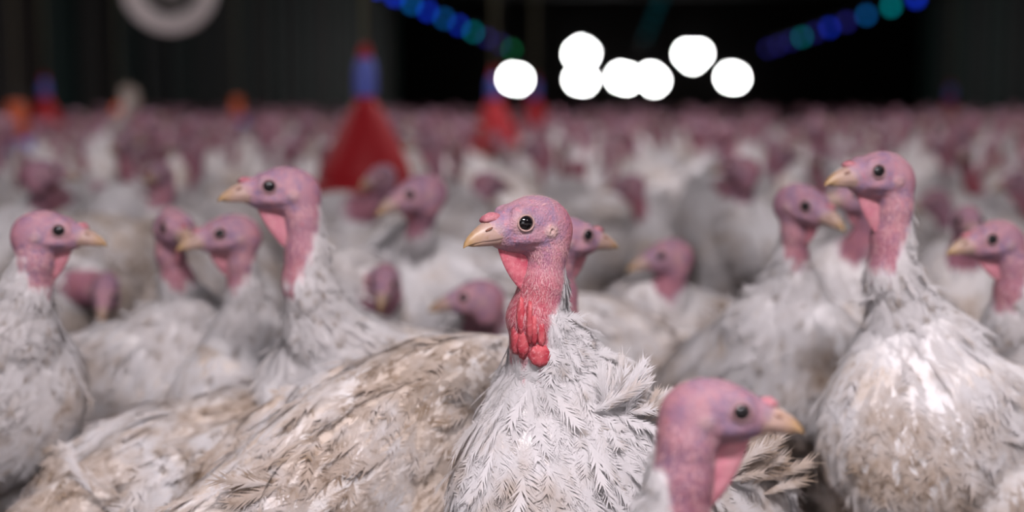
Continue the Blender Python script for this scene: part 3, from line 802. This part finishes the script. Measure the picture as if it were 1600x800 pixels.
feeder(371, 172, 13.5, .7, 'small orange tube feeder between the fan and the red drinker')

# round circulation fan
M['fanw'] = simple('fan_housing', (0.80, 0.71, 0.70), .45, bump=.05)
M['fang'] = simple('fan_grey', (0.20, 0.18, 0.17), .5)
fp = P(265, -20, 11.0); fan = empty('circulation_fan', fp); tag(fan, 'white round circulation fan hanging at upper left', 'fan')
fan.rotation_euler = (0, 0, YAW+.13)
RX = np.array([[1, 0, 0], [0, 0, 1], [0, -1, 0]], float)
v, F = lathe([(.21, -.10), (.335, -.13), (.35, -.12), (.352, .12), (.335, .13), (.225, .10), (.21, -.10)], 40); link('housing', mesh_from('housing', v@RX, F), M['fanw'], fan)
v, F = lathe([(.001, -.10), (.05, -.09), (.055, .10), (.001, .10)], 20); link('motor_hub', mesh_from('motor_hub', v@RX, F), M['fanw'], fan)
for i in range(5):
    a = i*2*math.pi/5; V_ = []
    for r in np.linspace(.05, .205, 5):
        w_ = .045+.12*r
        for sgn, dz in ((-1, -.03), (1, .03)):
            for th_ in (.002, -.002): V_.append((r*math.cos(a)-sgn*w_*math.sin(a), r*math.sin(a)+sgn*w_*math.cos(a), dz+th_))
    F_ = []
    for k in range(4):
        b0 = k*4; F_ += [(b0, b0+4, b0+6, b0+2), (b0+1, b0+3, b0+7, b0+5), (b0, b0+1, b0+5, b0+4), (b0+2, b0+6, b0+7, b0+3)]
    link('blade', mesh_from('blade', np.array(V_)@RX, np.array(F_)), M['fang'], fan)
gr = []
for r in (.08, .12, .16, .20): gr.append(tube([(r*math.cos(a), r*math.sin(a), -.105) for a in np.linspace(0, 2*math.pi, 33)], .003, 5, False))
for a in np.arange(8)*math.pi/4: gr.append(tube([(.05*math.cos(a), .05*math.sin(a), -.1), (.23*math.cos(a), .23*math.sin(a), -.1)], .003, 5))
v, F = join(gr); link('guard', mesh_from('guard', v@RX, F), M['fang'], fan)
v, F = join([tube([(x, 0, .34), (x*.6, 0, ZC-fp[2])], .006, 6) for x in (-.1, .1)]); link('hanger', mesh_from('hanger', v, F), M['wire'], fan)

# ------------------------------------------------------------------ the turkeys in focus and just behind
main, mb, mroot = hero('sharp focused white turkey in the centre, red caruncles at its neck, facing left',
    (833, 350, 1.70, 215, -2), [(851, 392, 1.71, 25), (847, 445, 1.71, 26), (839, 497, 1.72, 35), (856, 545, 1.74, 50), (875, 610, 1.77, 84)],
    (962, 785, 1.87, 222, 18), q=3, dirt=.22, hs=1.12, wattle='wattle', skin_front=.70, skin_back=.20, dew=1.2, dew_end=.36, redk=1.0, short='the centre turkey')
# caruncles at the base of its neck
def lump(root, p, r, B, seed):
    rg = np.random.default_rng(seed); v, F = sphere((1, 1, 1), (0, 0, 0), 18, 12)
    k = 1+.10*np.sin(v[:, 0]*4+rg.uniform(0, 6))*np.sin(v[:, 2]*5+rg.uniform(0, 6))+.05*np.sin(v[:, 1]*11+seed)
    v = (v*k[:, None]*np.asarray(r))@B+p; link('caruncle', mesh_from('caruncle', v, F), M['caruncle'], root)
LB = basis(270, 0)
for i, (px, py, d, rx, rz) in enumerate([(800, 533, .002, 7, 20), (813, 542, .001, 8, 21), (835, 557, .000, 14, 14), (806, 497, .005, 6, 24), (820, 507, .005, 5, 26), (848, 530, .005, 6, 17), (830, 520, .006, 5, 20)]):
    lump(main, surf_at(mb, mroot, px, py)+FW*d, (.009, rx*.001, rz*.001), LB, i)
# ruffled feathers standing up on its back
rg = np.random.default_rng(3)
def tuft(root, bird, rpos, centre, n, spread, lean, dirt, s0=1.0):
    for i in range(n):
        px, py = centre; p = surf_at(bird, rpos, px+rg.normal(0, spread), py+rg.normal(0, spread*.5), 14.0)
        a = math.radians(lean+rg.normal(0, 26)); dd = nrm(RT*math.cos(a)+UP*math.sin(a)+FH*rg.normal(0, .35))
        n_ = nrm(-FH+UP*.3+RT*rg.normal(0, .4)); n_ = nrm(n_-dd*(n_@dd))
        o = bpy.data.objects.new('ruffled_feather', RQUILL[i % 6]); COL.objects.link(o); o.parent = root; o.color = (dirt, 0, 0, 1)
        orient(o, p, dd, n_, s0*rg.uniform(.75, 1.15))
tuft(main, mb, mroot, (968, 628), 40, 14, 62, .1, .95)
tuft(main, mb, mroot, (1012, 634), 22, 14, 35, .6, .75)
tuft(main, mb, mroot, (1165, 745), 24, 18, 28, 1.0, 1.2)

front, _, _ = hero('low blurred turkey head in the front right, closest to the camera, facing right',
    (1108, 641, 1.33, -2, -3), [(1073, 690, 1.33, 26), (1065, 745, 1.335, 28), (1054, 800, 1.345, 31), (1028, 875, 1.37, 40), (985, 960, 1.40, 70)],
    (930, 1075, 1.46, -5, 10), dirt=.2, skin_front=.66, skin_back=.2, dew=1.5, dew_end=.42, wattle='wattle_soft', tone=.22, short='the front turkey')
back, bb, broot = hero('turkey with long dirty back, its head just behind the centre turkey, facing right',
    (879, 371, 2.06, 25, -2), [(868, 410, 2.07, 24), (872, 460, 2.09, 26), (868, 520, 2.11, 38), (835, 600, 2.12, 72)],
    (600, 722, 2.0, 28, 15), dirt=.85, hs=1.04, bs=(1.05, 1, 1), wattle='wattle_soft', short='the right facing head')
tall, tb, troot = hero('tall sharp turkey left of centre, upright pink neck, facing left below the red drinker',
    (447, 296, 2.10, 200, 2), [(474, 340, 2.11, 25), (478, 392, 2.12, 29), (480, 440, 2.13, 36), (498, 500, 2.16, 54), (530, 560, 2.2, 86)],
    (630, 642, 2.32, 204, 8), dirt=.4, hs=1.12, skin_front=.52, skin_back=.13, short='the tall left turkey')
tuft(tall, tb, troot, (690, 560), 12, 22, 18, .3)
tuft(back, bb, broot, (430, 745), 14, 12, 205, 1.0, 1.15)
hero('turkey facing left, beak touching its neighbour, next to the tall turkey',
    (362, 365, 2.42, 210, -4), [(376, 405, 2.44, 24), (381, 445, 2.46, 27), (388, 495, 2.49, 40), (396, 560, 2.52, 66)],
    (425, 655, 2.62, 245, 20), dirt=.4, hs=1.1, bs=(1, .9, 1), skin_front=.38, skin_back=.12, short='the turkey touching beaks')
hero('turkey turned to the camera at left, head overlapped by the neighbouring beak',
    (270, 354, 2.50, -58, -6), [(266, 395, 2.52, 24), (276, 435, 2.54, 27), (296, 480, 2.56, 46), (280, 530, 2.58, 82)],
    (212, 612, 2.66, -35, 8), dirt=.55, hs=1.08, skin_front=.5, skin_back=.15, short='the overlapped head')
hero('turkey cut by the left edge, upright white neck, facing right',
    (69, 362, 2.06, 2, -3), [(55, 405, 2.065, 26), (46, 445, 2.08, 33), (30, 500, 2.10, 54), (5, 565, 2.14, 82)],
    (-75, 655, 2.26, -25, 28), dirt=.45, hs=1.02, skin_front=.36, skin_back=.12, wattle='wattle_soft', short='the left edge turkey')
hero('large sharp turkey at right, long neck and stained breast, facing left',
    (1379, 274, 2.02, 205, 4), [(1397, 322, 2.03, 25), (1393, 372, 2.04, 28), (1393, 425, 2.05, 35), (1408, 475, 2.07, 50), (1432, 535, 2.1, 88)],
    (1490, 688, 2.16, 217, 14), dirt=.45, hs=1.12, bs=(1, 1.05, 1.05), skin_front=.50, skin_back=.14, short='the big right turkey')
hero('upright turkey right of centre looking right and down at the camera side',
    (1252, 318, 2.40, -50, -14), [(1243, 360, 2.42, 23), (1238, 400, 2.44, 25), (1236, 440, 2.47, 40), (1222, 500, 2.5, 80)],
    (1196, 600, 2.6, -62, 24), dirt=.35, hs=1.1, bs=(.95, .9, .95), skin_front=.46, skin_back=.2, wattle='wattle_soft', short='the upright turkey')
hero('turkey at the right edge, blurred body, facing left',
    (1557, 375, 2.26, 200, -2), [(1582, 412, 2.27, 25), (1584, 452, 2.28, 29), (1582, 495, 2.3, 44), (1595, 550, 2.34, 84)],
    (1690, 640, 2.5, 205, 10), dirt=.5, hs=1.06, skin_front=.5, skin_back=.2, short='the right edge turkey')
low, lb, lroot = hero('turkey with dirty back and ragged tail in the lower left, head lowered',
    (505, 728, 2.42, 40, -20), [(488, 742, 2.40, 26), (470, 742, 2.38, 36), (445, 740, 2.34, 62)],
    (320, 765, 2.2, 48, 2), dirt=.8, hs=1.0, skin_front=.6, skin_back=.5, short='the lower left turkey')
tuft(low, lb, lroot, (185, 770), 16, 22, 165, .7, 1.2)
# ------------------------------------------------------------------ blurred turkeys behind
def midb(label, hd, bd, yaw=None, q=1, hs=1.08, dirt=.6, short=None, **kw):
    """hd=(px,py,depth,yaw,pitch) head; bd=(px,py,depth,yaw,pitch) body; neck drawn as a curve between"""
    H = P(*hd[:3]); C = P(*bd[:3]); B = basis(bd[3], bd[4]); h = basis(hd[3], hd[4])
    n0 = H-h[0]*.014*hs-np.array([0, 0, .035]); n3 = C+B[0]*.17+B[2]*.09
    up = max(.0, min(.12, (H[2]-n3[2])*.5))
    c1 = n0-np.array([0, 0, up]); c2 = n3+np.array([0, 0, up*.6])
    nk = []
    for t, r in ((0, 24), (.33, 27), (.66, 42), (1, 82)):
        p = n0*(1-t)**3+3*c1*t*(1-t)**2+3*c2*t*t*(1-t)+n3*t**3; x, y, z = proj(p); nk.append((x, y, z, r))
    return hero(label, hd, nk, bd, q=q, hs=hs, dirt=dirt, short=short, **kw)
midb('blurred turkey with bowed head and white neck, between the tall and the centre turkey', (657, 300, 2.95, 205, -16), (725, 478, 3.2, 200, 10), hs=1.22, dirt=.3, skin_front=.40, skin_back=.25, short='the bowed turkey')
midb('blurred low turkey head facing left, beside the centre turkey neck', (747, 464, 2.75, 188, -6), (890, 560, 2.95, 185, 0), hs=1.12, short='the low head')
midb('blurred turkey facing left, right of the turkey behind the centre one', (1046, 398, 2.95, 200, -8), (1075, 548, 3.15, 230, 10), hs=1.12, dirt=.7, short='the pink left facing head')
midb('blurred dark purple turkey head facing the camera under the bowed turkey beak', (601, 437, 2.95, 268, -25), (575, 500, 3.2, 262, 5), hs=1.05, dirt=.8, short='the purple head')
midb('turkey hidden behind the big right turkey, only beak and neck showing', (1350, 306, 2.62, 200, 0), (1352, 520, 2.85, 235, 15), hs=1.1, dirt=.6, short='the hidden right turkey')
midb('blurred turkey facing the camera behind the right edge turkey', (1512, 345, 2.9, 262, -8), (1500, 500, 3.15, 250, 12), hs=1.08, short='the camera facing head')
midb('blurred dirty turkey with lowered purple head behind the two touching turkeys', (165, 452, 2.95, 275, -40), (150, 430, 3.25, 262, -8), hs=1.0, dirt=1.0, short='the lowered head')
midb('blurred turkey beside the red drinker, facing the camera', (597, 276, 3.9, 235, -8), (580, 400, 4.1, 215, 8), hs=1.1, short='the drinker turkey')
midb('blurred turkey with crimson neck behind the upright turkey right of centre', (1160, 262, 3.9, 150, 0), (1165, 370, 4.1, 120, 12), hs=1.1, dirt=.3, short='the crimson neck')
midb('blurred pale round turkey body with bowed head, left of the crimson necked one', (1035, 372, 5.2, 190, -20), (1085, 366, 5.4, 165, 0), hs=1.0, dirt=.4, short='the pale round turkey')
midb('blurred turkey with bright pink head behind the left edge turkey', (65, 268, 3.7, 25, -5), (40, 390, 3.9, 60, 12), hs=1.1, dirt=.3, short='the bright pink head')
midb('blurred turkey standing behind the turkey with overlapped beak', (252, 272, 3.8, 260, 0), (245, 395, 3.95, 245, 14), hs=1.08, dirt=.3, short='the pale pink head')
midb('dim turkey crouching in the dark gap below the front turkey beak', (1370, 760, 2.8, 30, -30), (1300, 850, 2.9, 50, -4), dirt=.9, short='the crouching turkey')

for lab, sh, px, py, d, ha, hp_, ba, rk in [
    ('blurred turkey with raised pink head, above the centre turkey, facing left', 'the raised head', 985, 288, 4.4, 195, -4, 215, .7),
    ('blurred round magenta turkey head seen from behind, above the centre turkey at right', 'the round magenta head', 905, 262, 5.2, 80, -5, 70, .9),
    ('blurred turkey with long crimson neck, directly above the centre turkey', 'the long crimson neck', 842, 232, 4.9, 165, 0, 150, 1.0),
    ('blurred lilac turkey head, right of the large red drinker', 'the lilac head', 672, 222, 4.6, 215, -4, 230, .3),
    ('blurred turkey head above the low blurred one, left of the centre turkey', 'the head above', 762, 285, 4.3, 25, -10, 40, .5),
    ('blurred turkey with rosy neck, upper left of the tall turkey', 'the rosy neck', 300, 228, 4.9, 200, 0, 250, .5),
    ('blurred turkey with dusky neck, between the left edge and overlapped turkeys', 'the dusky neck', 150, 302, 4.2, 30, 0, 60, .5),
    ('blurred low dark purple turkey head, left of the overlapped head', 'the dark purple head', 208, 330, 4.0, 160, -12, 140, .8),
    ('blurred purple turkey head low, right of the big right turkey neck', 'the low purple head', 1462, 312, 4.4, 200, -10, 190, .2),
    ('blurred turkey with red neck, upper right of the big right turkey', 'the red neck at right', 1508, 240, 4.8, 250, 0, 235, .9),
    ('blurred turkey with pink neck, upper left of the big right turkey', 'the pink neck at right', 1218, 245, 5.0, 10, 0, 30, .7),
    ('blurred plum coloured turkey head at the right edge, above the cut off turkey', 'the plum head', 1588, 285, 4.3, 205, -4, 225, .6)]:
    zb = 155+(.85-.345)*FPX/(d+.12); u_ = adir(ba); off = -.24*FPX/d*(u_@RT)
    midb(lab, (px, py, d, ha, hp_), (px+off, zb, d-.24*(u_@FH)+.03, ba, 12), hs=1.12, dirt=.55, redk=rk, skin_front=.6, skin_back=.34, short=sh)
wing, wb, wroot = midb('distant turkey stretching one pale wing upward below the white fan', (235, 190, 8.8, 10, 0), (190, 268, 9.0, 20, 18), hs=1.0, dirt=.6, short='the wing stretcher')
for i in range(16):
    t = i/15; a = math.radians(35+62*t); dd = nrm(RT*math.cos(a)+np.array([0, 0, 1.0])*math.sin(a)+FH*.1*math.sin(i*2.1)); n_ = nrm(-FH+RT*.2); n_ = nrm(n_-dd*(n_@dd))
    o = bpy.data.objects.new('flight_feather', QUILL[i % 4]); COL.objects.link(o); o.parent = wing; o.color = (.6, 0, 0, 1)
    orient(o, P(172+26*t, 196-6*t, 8.93)-wroot, dd, n_, 1.5-.35*abs(t-.4))
v, F = tube([P(190, 240, 8.93)-wroot, P(178, 212, 8.93)-wroot, P(176, 196, 8.93)-wroot, P(200, 188, 8.93)-wroot], [.05, .035, .03, .02], 10)
link('wing', mesh_from('wing', v, F, {'dirtk': np.ones(len(v)), 'frand': np.zeros(len(v)), 'fv': np.zeros(len(v))}), M['plumage'], wing)
# ------------------------------------------------------------------ the flock
def wbasis(ang, pitch=0):
    a, p = math.radians(ang), math.radians(pitch); z = np.array([0, 0, 1.0]); f0 = np.array([math.cos(a), math.sin(a), 0])
    f = f0*math.cos(p)+z*math.sin(p); l = np.cross(z, f0); return np.array([f, l, np.cross(f, l)])
POSES = {  # head position, head yaw, head pitch, body pitch, words
    'up': ((.27, 0, .73), 0, 0, 12, 'head raised'), 'left': ((.255, .02, .71), 65, -3, 12, 'head turned aside'),
    'right': ((.255, -.02, .72), -65, 0, 12, 'head turned aside'), 'low': ((.38, .03, .52), 10, -14, 3, 'neck stretched'),
    'mid': ((.30, -.02, .63), -20, -8, 8, 'neck lowered'), 'back': ((.23, .03, .69), 120, 0, 14, 'head turned back'),
    'down': ((.40, -.05, .27), -15, -50, -4, 'head down')}
def variant(pose, q, seed, res=None):
    hp_, hy, hpi, bp, _ = POSES[pose]; rng = np.random.default_rng(seed)
    H = np.array(hp_)+rng.normal(0, .008, 3); C = np.array([0, 0, .345]); B = wbasis(0, bp); h = wbasis(hy, hpi)
    n0 = H-h[0]*.014-np.array([0, 0, .034]); n3 = C+B[0]*.17+B[2]*.09; up = max(0, min(.12, (H[2]-n3[2])*.5))
    c1 = n0-np.array([0, 0, up]); c2 = n3+np.array([0, 0, up*.6]); nk = []
    for t, r in ((0, 24), (.33, 28), (.66, 44), (1, 82)):
        nk.append((n0*(1-t)**3+3*c1*t*(1-t)**2+3*c2*t*t*(1-t)+n3*t**3, r*.001))
    return build_bird(H, h, 1.2, nk, C, B, (1, 1, 1), q, rng, skin_front=.62+rng.uniform(-.1, .12), skin_back=.36, redk=rng.uniform(.35, .9), dew=1.0, res=res)
def single_mesh(b, plum=True):
    """one mesh with several materials for a turkey too far away to show its parts"""
    mats = [M['skin'], M['shank'], M['eye'], M['beak'], M['wattle_soft'], M['plumage']]
    Vs = [b.V]; F4 = [b.Q]; F3 = []; Fn = []; m4 = [b.matidx]; m3 = []; off = len(b.V)
    at = {k: [v] for k, v in b.attrs.items()}; at.update({'bt': [np.zeros(off)], 'frand': [np.zeros(off)], 'fv': [np.zeros(off)]})
    lst = [(v, F, 2 if nm == 'eye' else 3 if 'beak' in nm else 4, a or {}) for nm, v, F, m, a in b.parts if plum or nm in ('upper_beak', 'dewlap')]
    if plum: lst.append((b.plum[0], [b.plum[1]], 5, b.plum[2]))
    for v, F, mi, a in lst:
        Vs.append(v)
        for f_ in F:
            if f_.shape[1] == 4: F4.append(f_+off); m4.append(np.full(len(f_), mi))
            elif f_.shape[1] == 3: F3.append(f_+off); m3.append(np.full(len(f_), mi))
        for k in at: at[k].append(np.asarray(a[k]) if k in a else np.zeros(len(v)))
        off += len(v)
    return np.concatenate(Vs), np.concatenate(F4), (np.concatenate(F3) if F3 else np.zeros((0, 3), int)), np.concatenate(m4), (np.concatenate(m3) if m3 else np.zeros(0, int)), {k: np.concatenate(v) for k, v in at.items()}, mats

random.seed(11); rg = np.random.default_rng(21)
solid = [h[4][:2] for h in HEROES]+[np.array(P(571, 285, 5.6)[:2])]
pts = []
y = 3.1
while y < 23.5:
    sx = .46 if y > 5 else .50; x = XL+.5+rg.uniform(0, .4)
    while x < XR-.5:
        p = np.array([x+rg.normal(0, .07), y+rg.normal(0, .07)]); x += sx*rg.uniform(.86, 1.2)
        c = proj((p[0], p[1], .55))
        if c[2] < 3.35 or not (-220 < c[0] < 1820): continue
        if c[2] < 4.5 and rg.random() < .5: continue
        if y > 20 and rg.random() < (y-20)/9: continue
        if any((s[0]-p[0])**2+(s[1]-p[1])**2 < .45**2 for s in solid): continue
        if 4.6 < c[2] < 11 and 738 < c[0] < 806: continue
        if c[2] < 5.6 and 480 < c[0] < 660 and c[2] > 4.3: continue
        pts.append((c[2], p, c))
    y += .47 if y < 5 else .43
A_ = np.array([t[1] for t in pts]); HB_ = np.array(solid)
for it in range(14):                                            # push neighbours apart
    g = {}
    for i, p in enumerate(A_): g.setdefault((int(p[0]//.6), int(p[1]//.6)), []).append(i)
    D = np.zeros_like(A_)
    for i, p in enumerate(A_):
        ci, cj = int(p[0]//.6), int(p[1]//.6)
        for a_ in (-1, 0, 1):
            for b_ in (-1, 0, 1):
                for j in g.get((ci+a_, cj+b_), ()):
                    if j != i:
                        v = p-A_[j]; r = math.hypot(*v)
                        if r < .49: D[i] += v/(r+1e-6)*(.49-r)*.35
        v = p-HB_; r = np.hypot(v[:, 0], v[:, 1]); m = r < .5
        if m.any(): D[i] += (v[m]/(r[m][:, None]+1e-6)*(.5-r[m])[:, None]).sum(0)*.5
    A_ = A_+D
pts = [(proj((p[0], p[1], .55))[2], p, proj((p[0], p[1], .55))) for p in A_]
pts = [t for t in pts if t[0] > 3.3]
pts.sort(key=lambda t: t[0])
ENDS = [h[4][:2] for h in HEROES]
inframe = [t for t in pts if -40 < t[2][0] < 1640]
keep = set(id(t) for t in inframe[:300-len(HEROES)])
names = list(POSES); PW = [.36, .20, .20, .03, .10, .10, .01]
near_v = {}; far_v = {}
def near_variant(k):
    if k not in near_v:
        b = variant(k, 1, 100+names.index(k)); L = [('body', mesh_from('body', b.V, b.Q, b.attrs, True, b.matidx), [M['skin'], M['shank']])]
        for nm, v, F, m, a in b.parts: L.append((nm, mesh_from(nm, v, F, a), [m if m is not None else M['wattle_soft']]))
        pme = mesh_from('plumage', *b.plum[:2], b.plum[2]); set_normals(pme, b.plumN); L.append(('plumage', pme, [M['plumage']]))
        for _, me, ms in L:
            for m in ms: me.materials.append(m)
        near_v[k] = L
    return near_v[k]
def far_variant(k):
    if k not in far_v:
        V, F4, F3, m4, m3, at, mats = single_mesh(variant(k, 0, 200+names.index(k)))
        me = mesh_from('turkey', V, [F4, F3], at, True, np.concatenate([m4, m3]))
        for m in mats: me.materials.append(m)
        far_v[k] = me
    return far_v[k]
def facing(ang):
    a = (math.degrees(ang)-math.degrees(YAW)) % 360
    return 'facing right' if a < 50 or a > 310 else 'facing away' if a < 130 else 'facing left' if a < 230 else 'facing the camera'
ORD = ['nearest', 'second nearest', 'third nearest', 'fourth nearest', 'fifth nearest', 'sixth nearest', 'seventh nearest', 'eighth nearest', 'ninth nearest', 'tenth nearest', 'eleventh nearest', 'twelfth nearest']
TIPS = [np.array(x) for x in solid]
def pick_angle(p):
    near = A_[(np.abs(A_-p) < .9).all(1)]; near = near[np.hypot(*(near-p).T) > 1e-4]
    ot = [t_ for t_ in TIPS[-160:] if abs(t_[0]-p[0]) < .9 and abs(t_[1]-p[1]) < .9]
    allp = np.concatenate([near, np.array(ot).reshape(-1, 2)]) if len(ot) else near
    best, ba = -1, 0
    for a in rg.uniform(0, 2*math.pi, 7):
        d_ = np.array([math.cos(a), math.sin(a)]); e = [p+d_*.32, p-d_*.32]
        q_ = min([np.hypot(*(allp-x).T).min() if len(allp) else 9 for x in e])
        if q_ > best: best, ba = q_, a
    d_ = np.array([math.cos(ba), math.sin(ba)]); TIPS.append(p+d_*.32); TIPS.append(p-d_*.32)
    return ba
MARKS = [(27, 'below the left edge feeder'), (100, 'below the dim left drinker'), (187, 'below the stretching wing'), (265, 'below the white fan'),
         (371, 'below the third feeder'), (470, 'left of the big drinker'), (571, 'behind the big drinker'), (680, 'right of the big drinker'), (765, 'below the second drinker'),
         (840, 'below the third drinker'), (908, 'below the stacked lights'), (998, 'below the middle lights'), (1082, 'below the heart light'), (1143, 'below the rightmost light'),
         (1220, 'behind the upright turkey'), (1300, 'right of the upright turkey'), (1380, 'behind the big right turkey'), (1485, 'below the tiny right drinker'), (1570, 'behind the right edge turkey')]
used = {}
stuffV = []; sF4 = []; sm4 = []; sat = {}; soff = 0; vlow = {}
for t in pts:
    d, p, c = t; k = random.choices(names, PW)[0]; ang = pick_angle(p); s = rg.uniform(.84, 1.03)
    dirt = float(np.clip(rg.normal(.72, .28), 0, 1)); col_ = (dirt, 0, 0, 1)
    if id(t) in keep:
        if d < 6.2:
            e = empty('turkey', (p[0], p[1], 0)); e.rotation_euler = (0, 0, ang); e.scale = (s, s, s)
            for nm, me, _ in near_variant(k):
                o = bpy.data.objects.new(nm, me); COL.objects.link(o); o.parent = e; o.color = col_
                if nm == 'plumage': o['kind'] = 'stuff'
            hx_ = np.array(POSES[k][0]); hw = np.array([p[0]+math.cos(ang)*hx_[0], p[1]+math.sin(ang)*hx_[0], hx_[2]]); pc = proj(hw)
            h = min(HEROES, key=lambda H: (H[1]-pc[0])**2+((H[2]-pc[1])*1.3)**2)
            dx, dy_ = pc[0]-h[1], pc[1]-h[2]
            wh = 'above' if -dy_ > abs(dx)*.8 else ('up left of' if dx < 0 else 'up right of') if dy_ < -15 else ('left of' if dx < 0 else 'right of')
            key = (wh, h[0]); n_ = used.get(key, 0); used[key] = n_+1
            tag(e, 'blurred turkey, %s, %s %s %s' % (POSES[k][4], ORD[min(n_, 11)], wh, h[0]), 'turkey', 'blurred turkeys in the middle of the flock')
        else:
            o = bpy.data.objects.new('turkey', far_variant(k)); COL.objects.link(o); o.location = (p[0], p[1], 0); o.rotation_euler = (0, 0, ang); o.scale = (s, s, s); o.color = col_
            mk = min(MARKS, key=lambda m: abs(m[0]-c[0])); band = 'midway' if d < 7.6 else 'far' if d < 9.6 else 'rearmost'
            tag(o, 'tiny blurred turkey %s, %s, %s %s' % (POSES[k][4], facing(ang), band, mk[1]), 'turkey', 'distant turkeys %s %s' % (band, mk[1]))
    else:
        if k not in vlow: vlow[k] = single_mesh(variant(k, 0, 300+names.index(k), res=(.064, .026)), False)
        V, F4, F3, m4, m3, at, mats = vlow[k]; ca, sa = math.cos(ang)*s, math.sin(ang)*s
        R = np.array([[ca, sa, 0], [-sa, ca, 0], [0, 0, s]]); stuffV.append(V@R+np.array([p[0], p[1], 0])); sF4.append(F4+soff); sm4.append(m4); soff += len(V)
        for a_, v_ in at.items(): sat.setdefault(a_, []).append(v_)
def stuff_mesh(name, parts):
    V_, F_, G_, m_, n_, at_, vs = [], [], [], [], [], {}, {}; of = 0
    for p, k, ang, s_ in parts:
        if k not in vs: vs[k] = single_mesh(variant(k, 0, 200+names.index(k)))
        V, F4, F3, m4, m3, at, mats = vs[k]; ca, sa = math.cos(ang)*s_, math.sin(ang)*s_
        V_.append(V@np.array([[ca, sa, 0], [-sa, ca, 0], [0, 0, s_]])+np.array([p[0], p[1], 0])); F_.append(F4+of); G_.append(F3+of); m_.append(m4); n_.append(m3); of += len(V)
        for a_, v_ in at.items(): at_.setdefault(a_, []).append(v_)
    return mesh_from(name, np.concatenate(V_), [np.concatenate(F_), np.concatenate(G_)], {k: np.concatenate(v) for k, v in at_.items()}, True, np.concatenate(m_+n_))
around = []  # unseen birds added around the camera to block low door light
for y in np.arange(-1.7, 2.9, .54):
    for x in np.arange(-2.5, 2.6, .54):
        p = np.array([x+rg.normal(0, .05), y+rg.normal(0, .05)])
        if math.hypot(*p) < .62: continue
        v = np.array([p[0], p[1], .5])-CAM; d = v@FH; lat = v@RT
        if d > -.35 and abs(lat) < max(.36*d, 0)+.42: continue
        if any((h[0]-p[0])**2+(h[1]-p[1])**2 < .5**2 for h in solid): continue
        around.append((p, random.choices(names, PW)[0], pick_angle(p), rg.uniform(.88, 1.0)))
o = link('unseen_shading_flock', stuff_mesh('unseen_shading_flock', around), [M['skin'], M['shank'], M['eye'], M['beak'], M['wattle_soft'], M['plumage']]); o.color = (.5, 0, 0, 1)
tag(o, 'unseen white turkeys added beside and behind the viewpoint to shade the lower bodies', 'flock', kind='stuff')
me = mesh_from('distant_flock', np.concatenate(stuffV), np.concatenate(sF4), {k: np.concatenate(v) for k, v in sat.items()}, True, np.concatenate(sm4))
o = link('distant_flock', me, [M['skin'], M['shank'], M['eye'], M['beak'], M['wattle_soft'], M['plumage']]); o.color = (.5, 0, 0, 1)
tag(o, 'farthest blurred mass of white turkeys at the back of the barn', 'flock', kind='stuff')
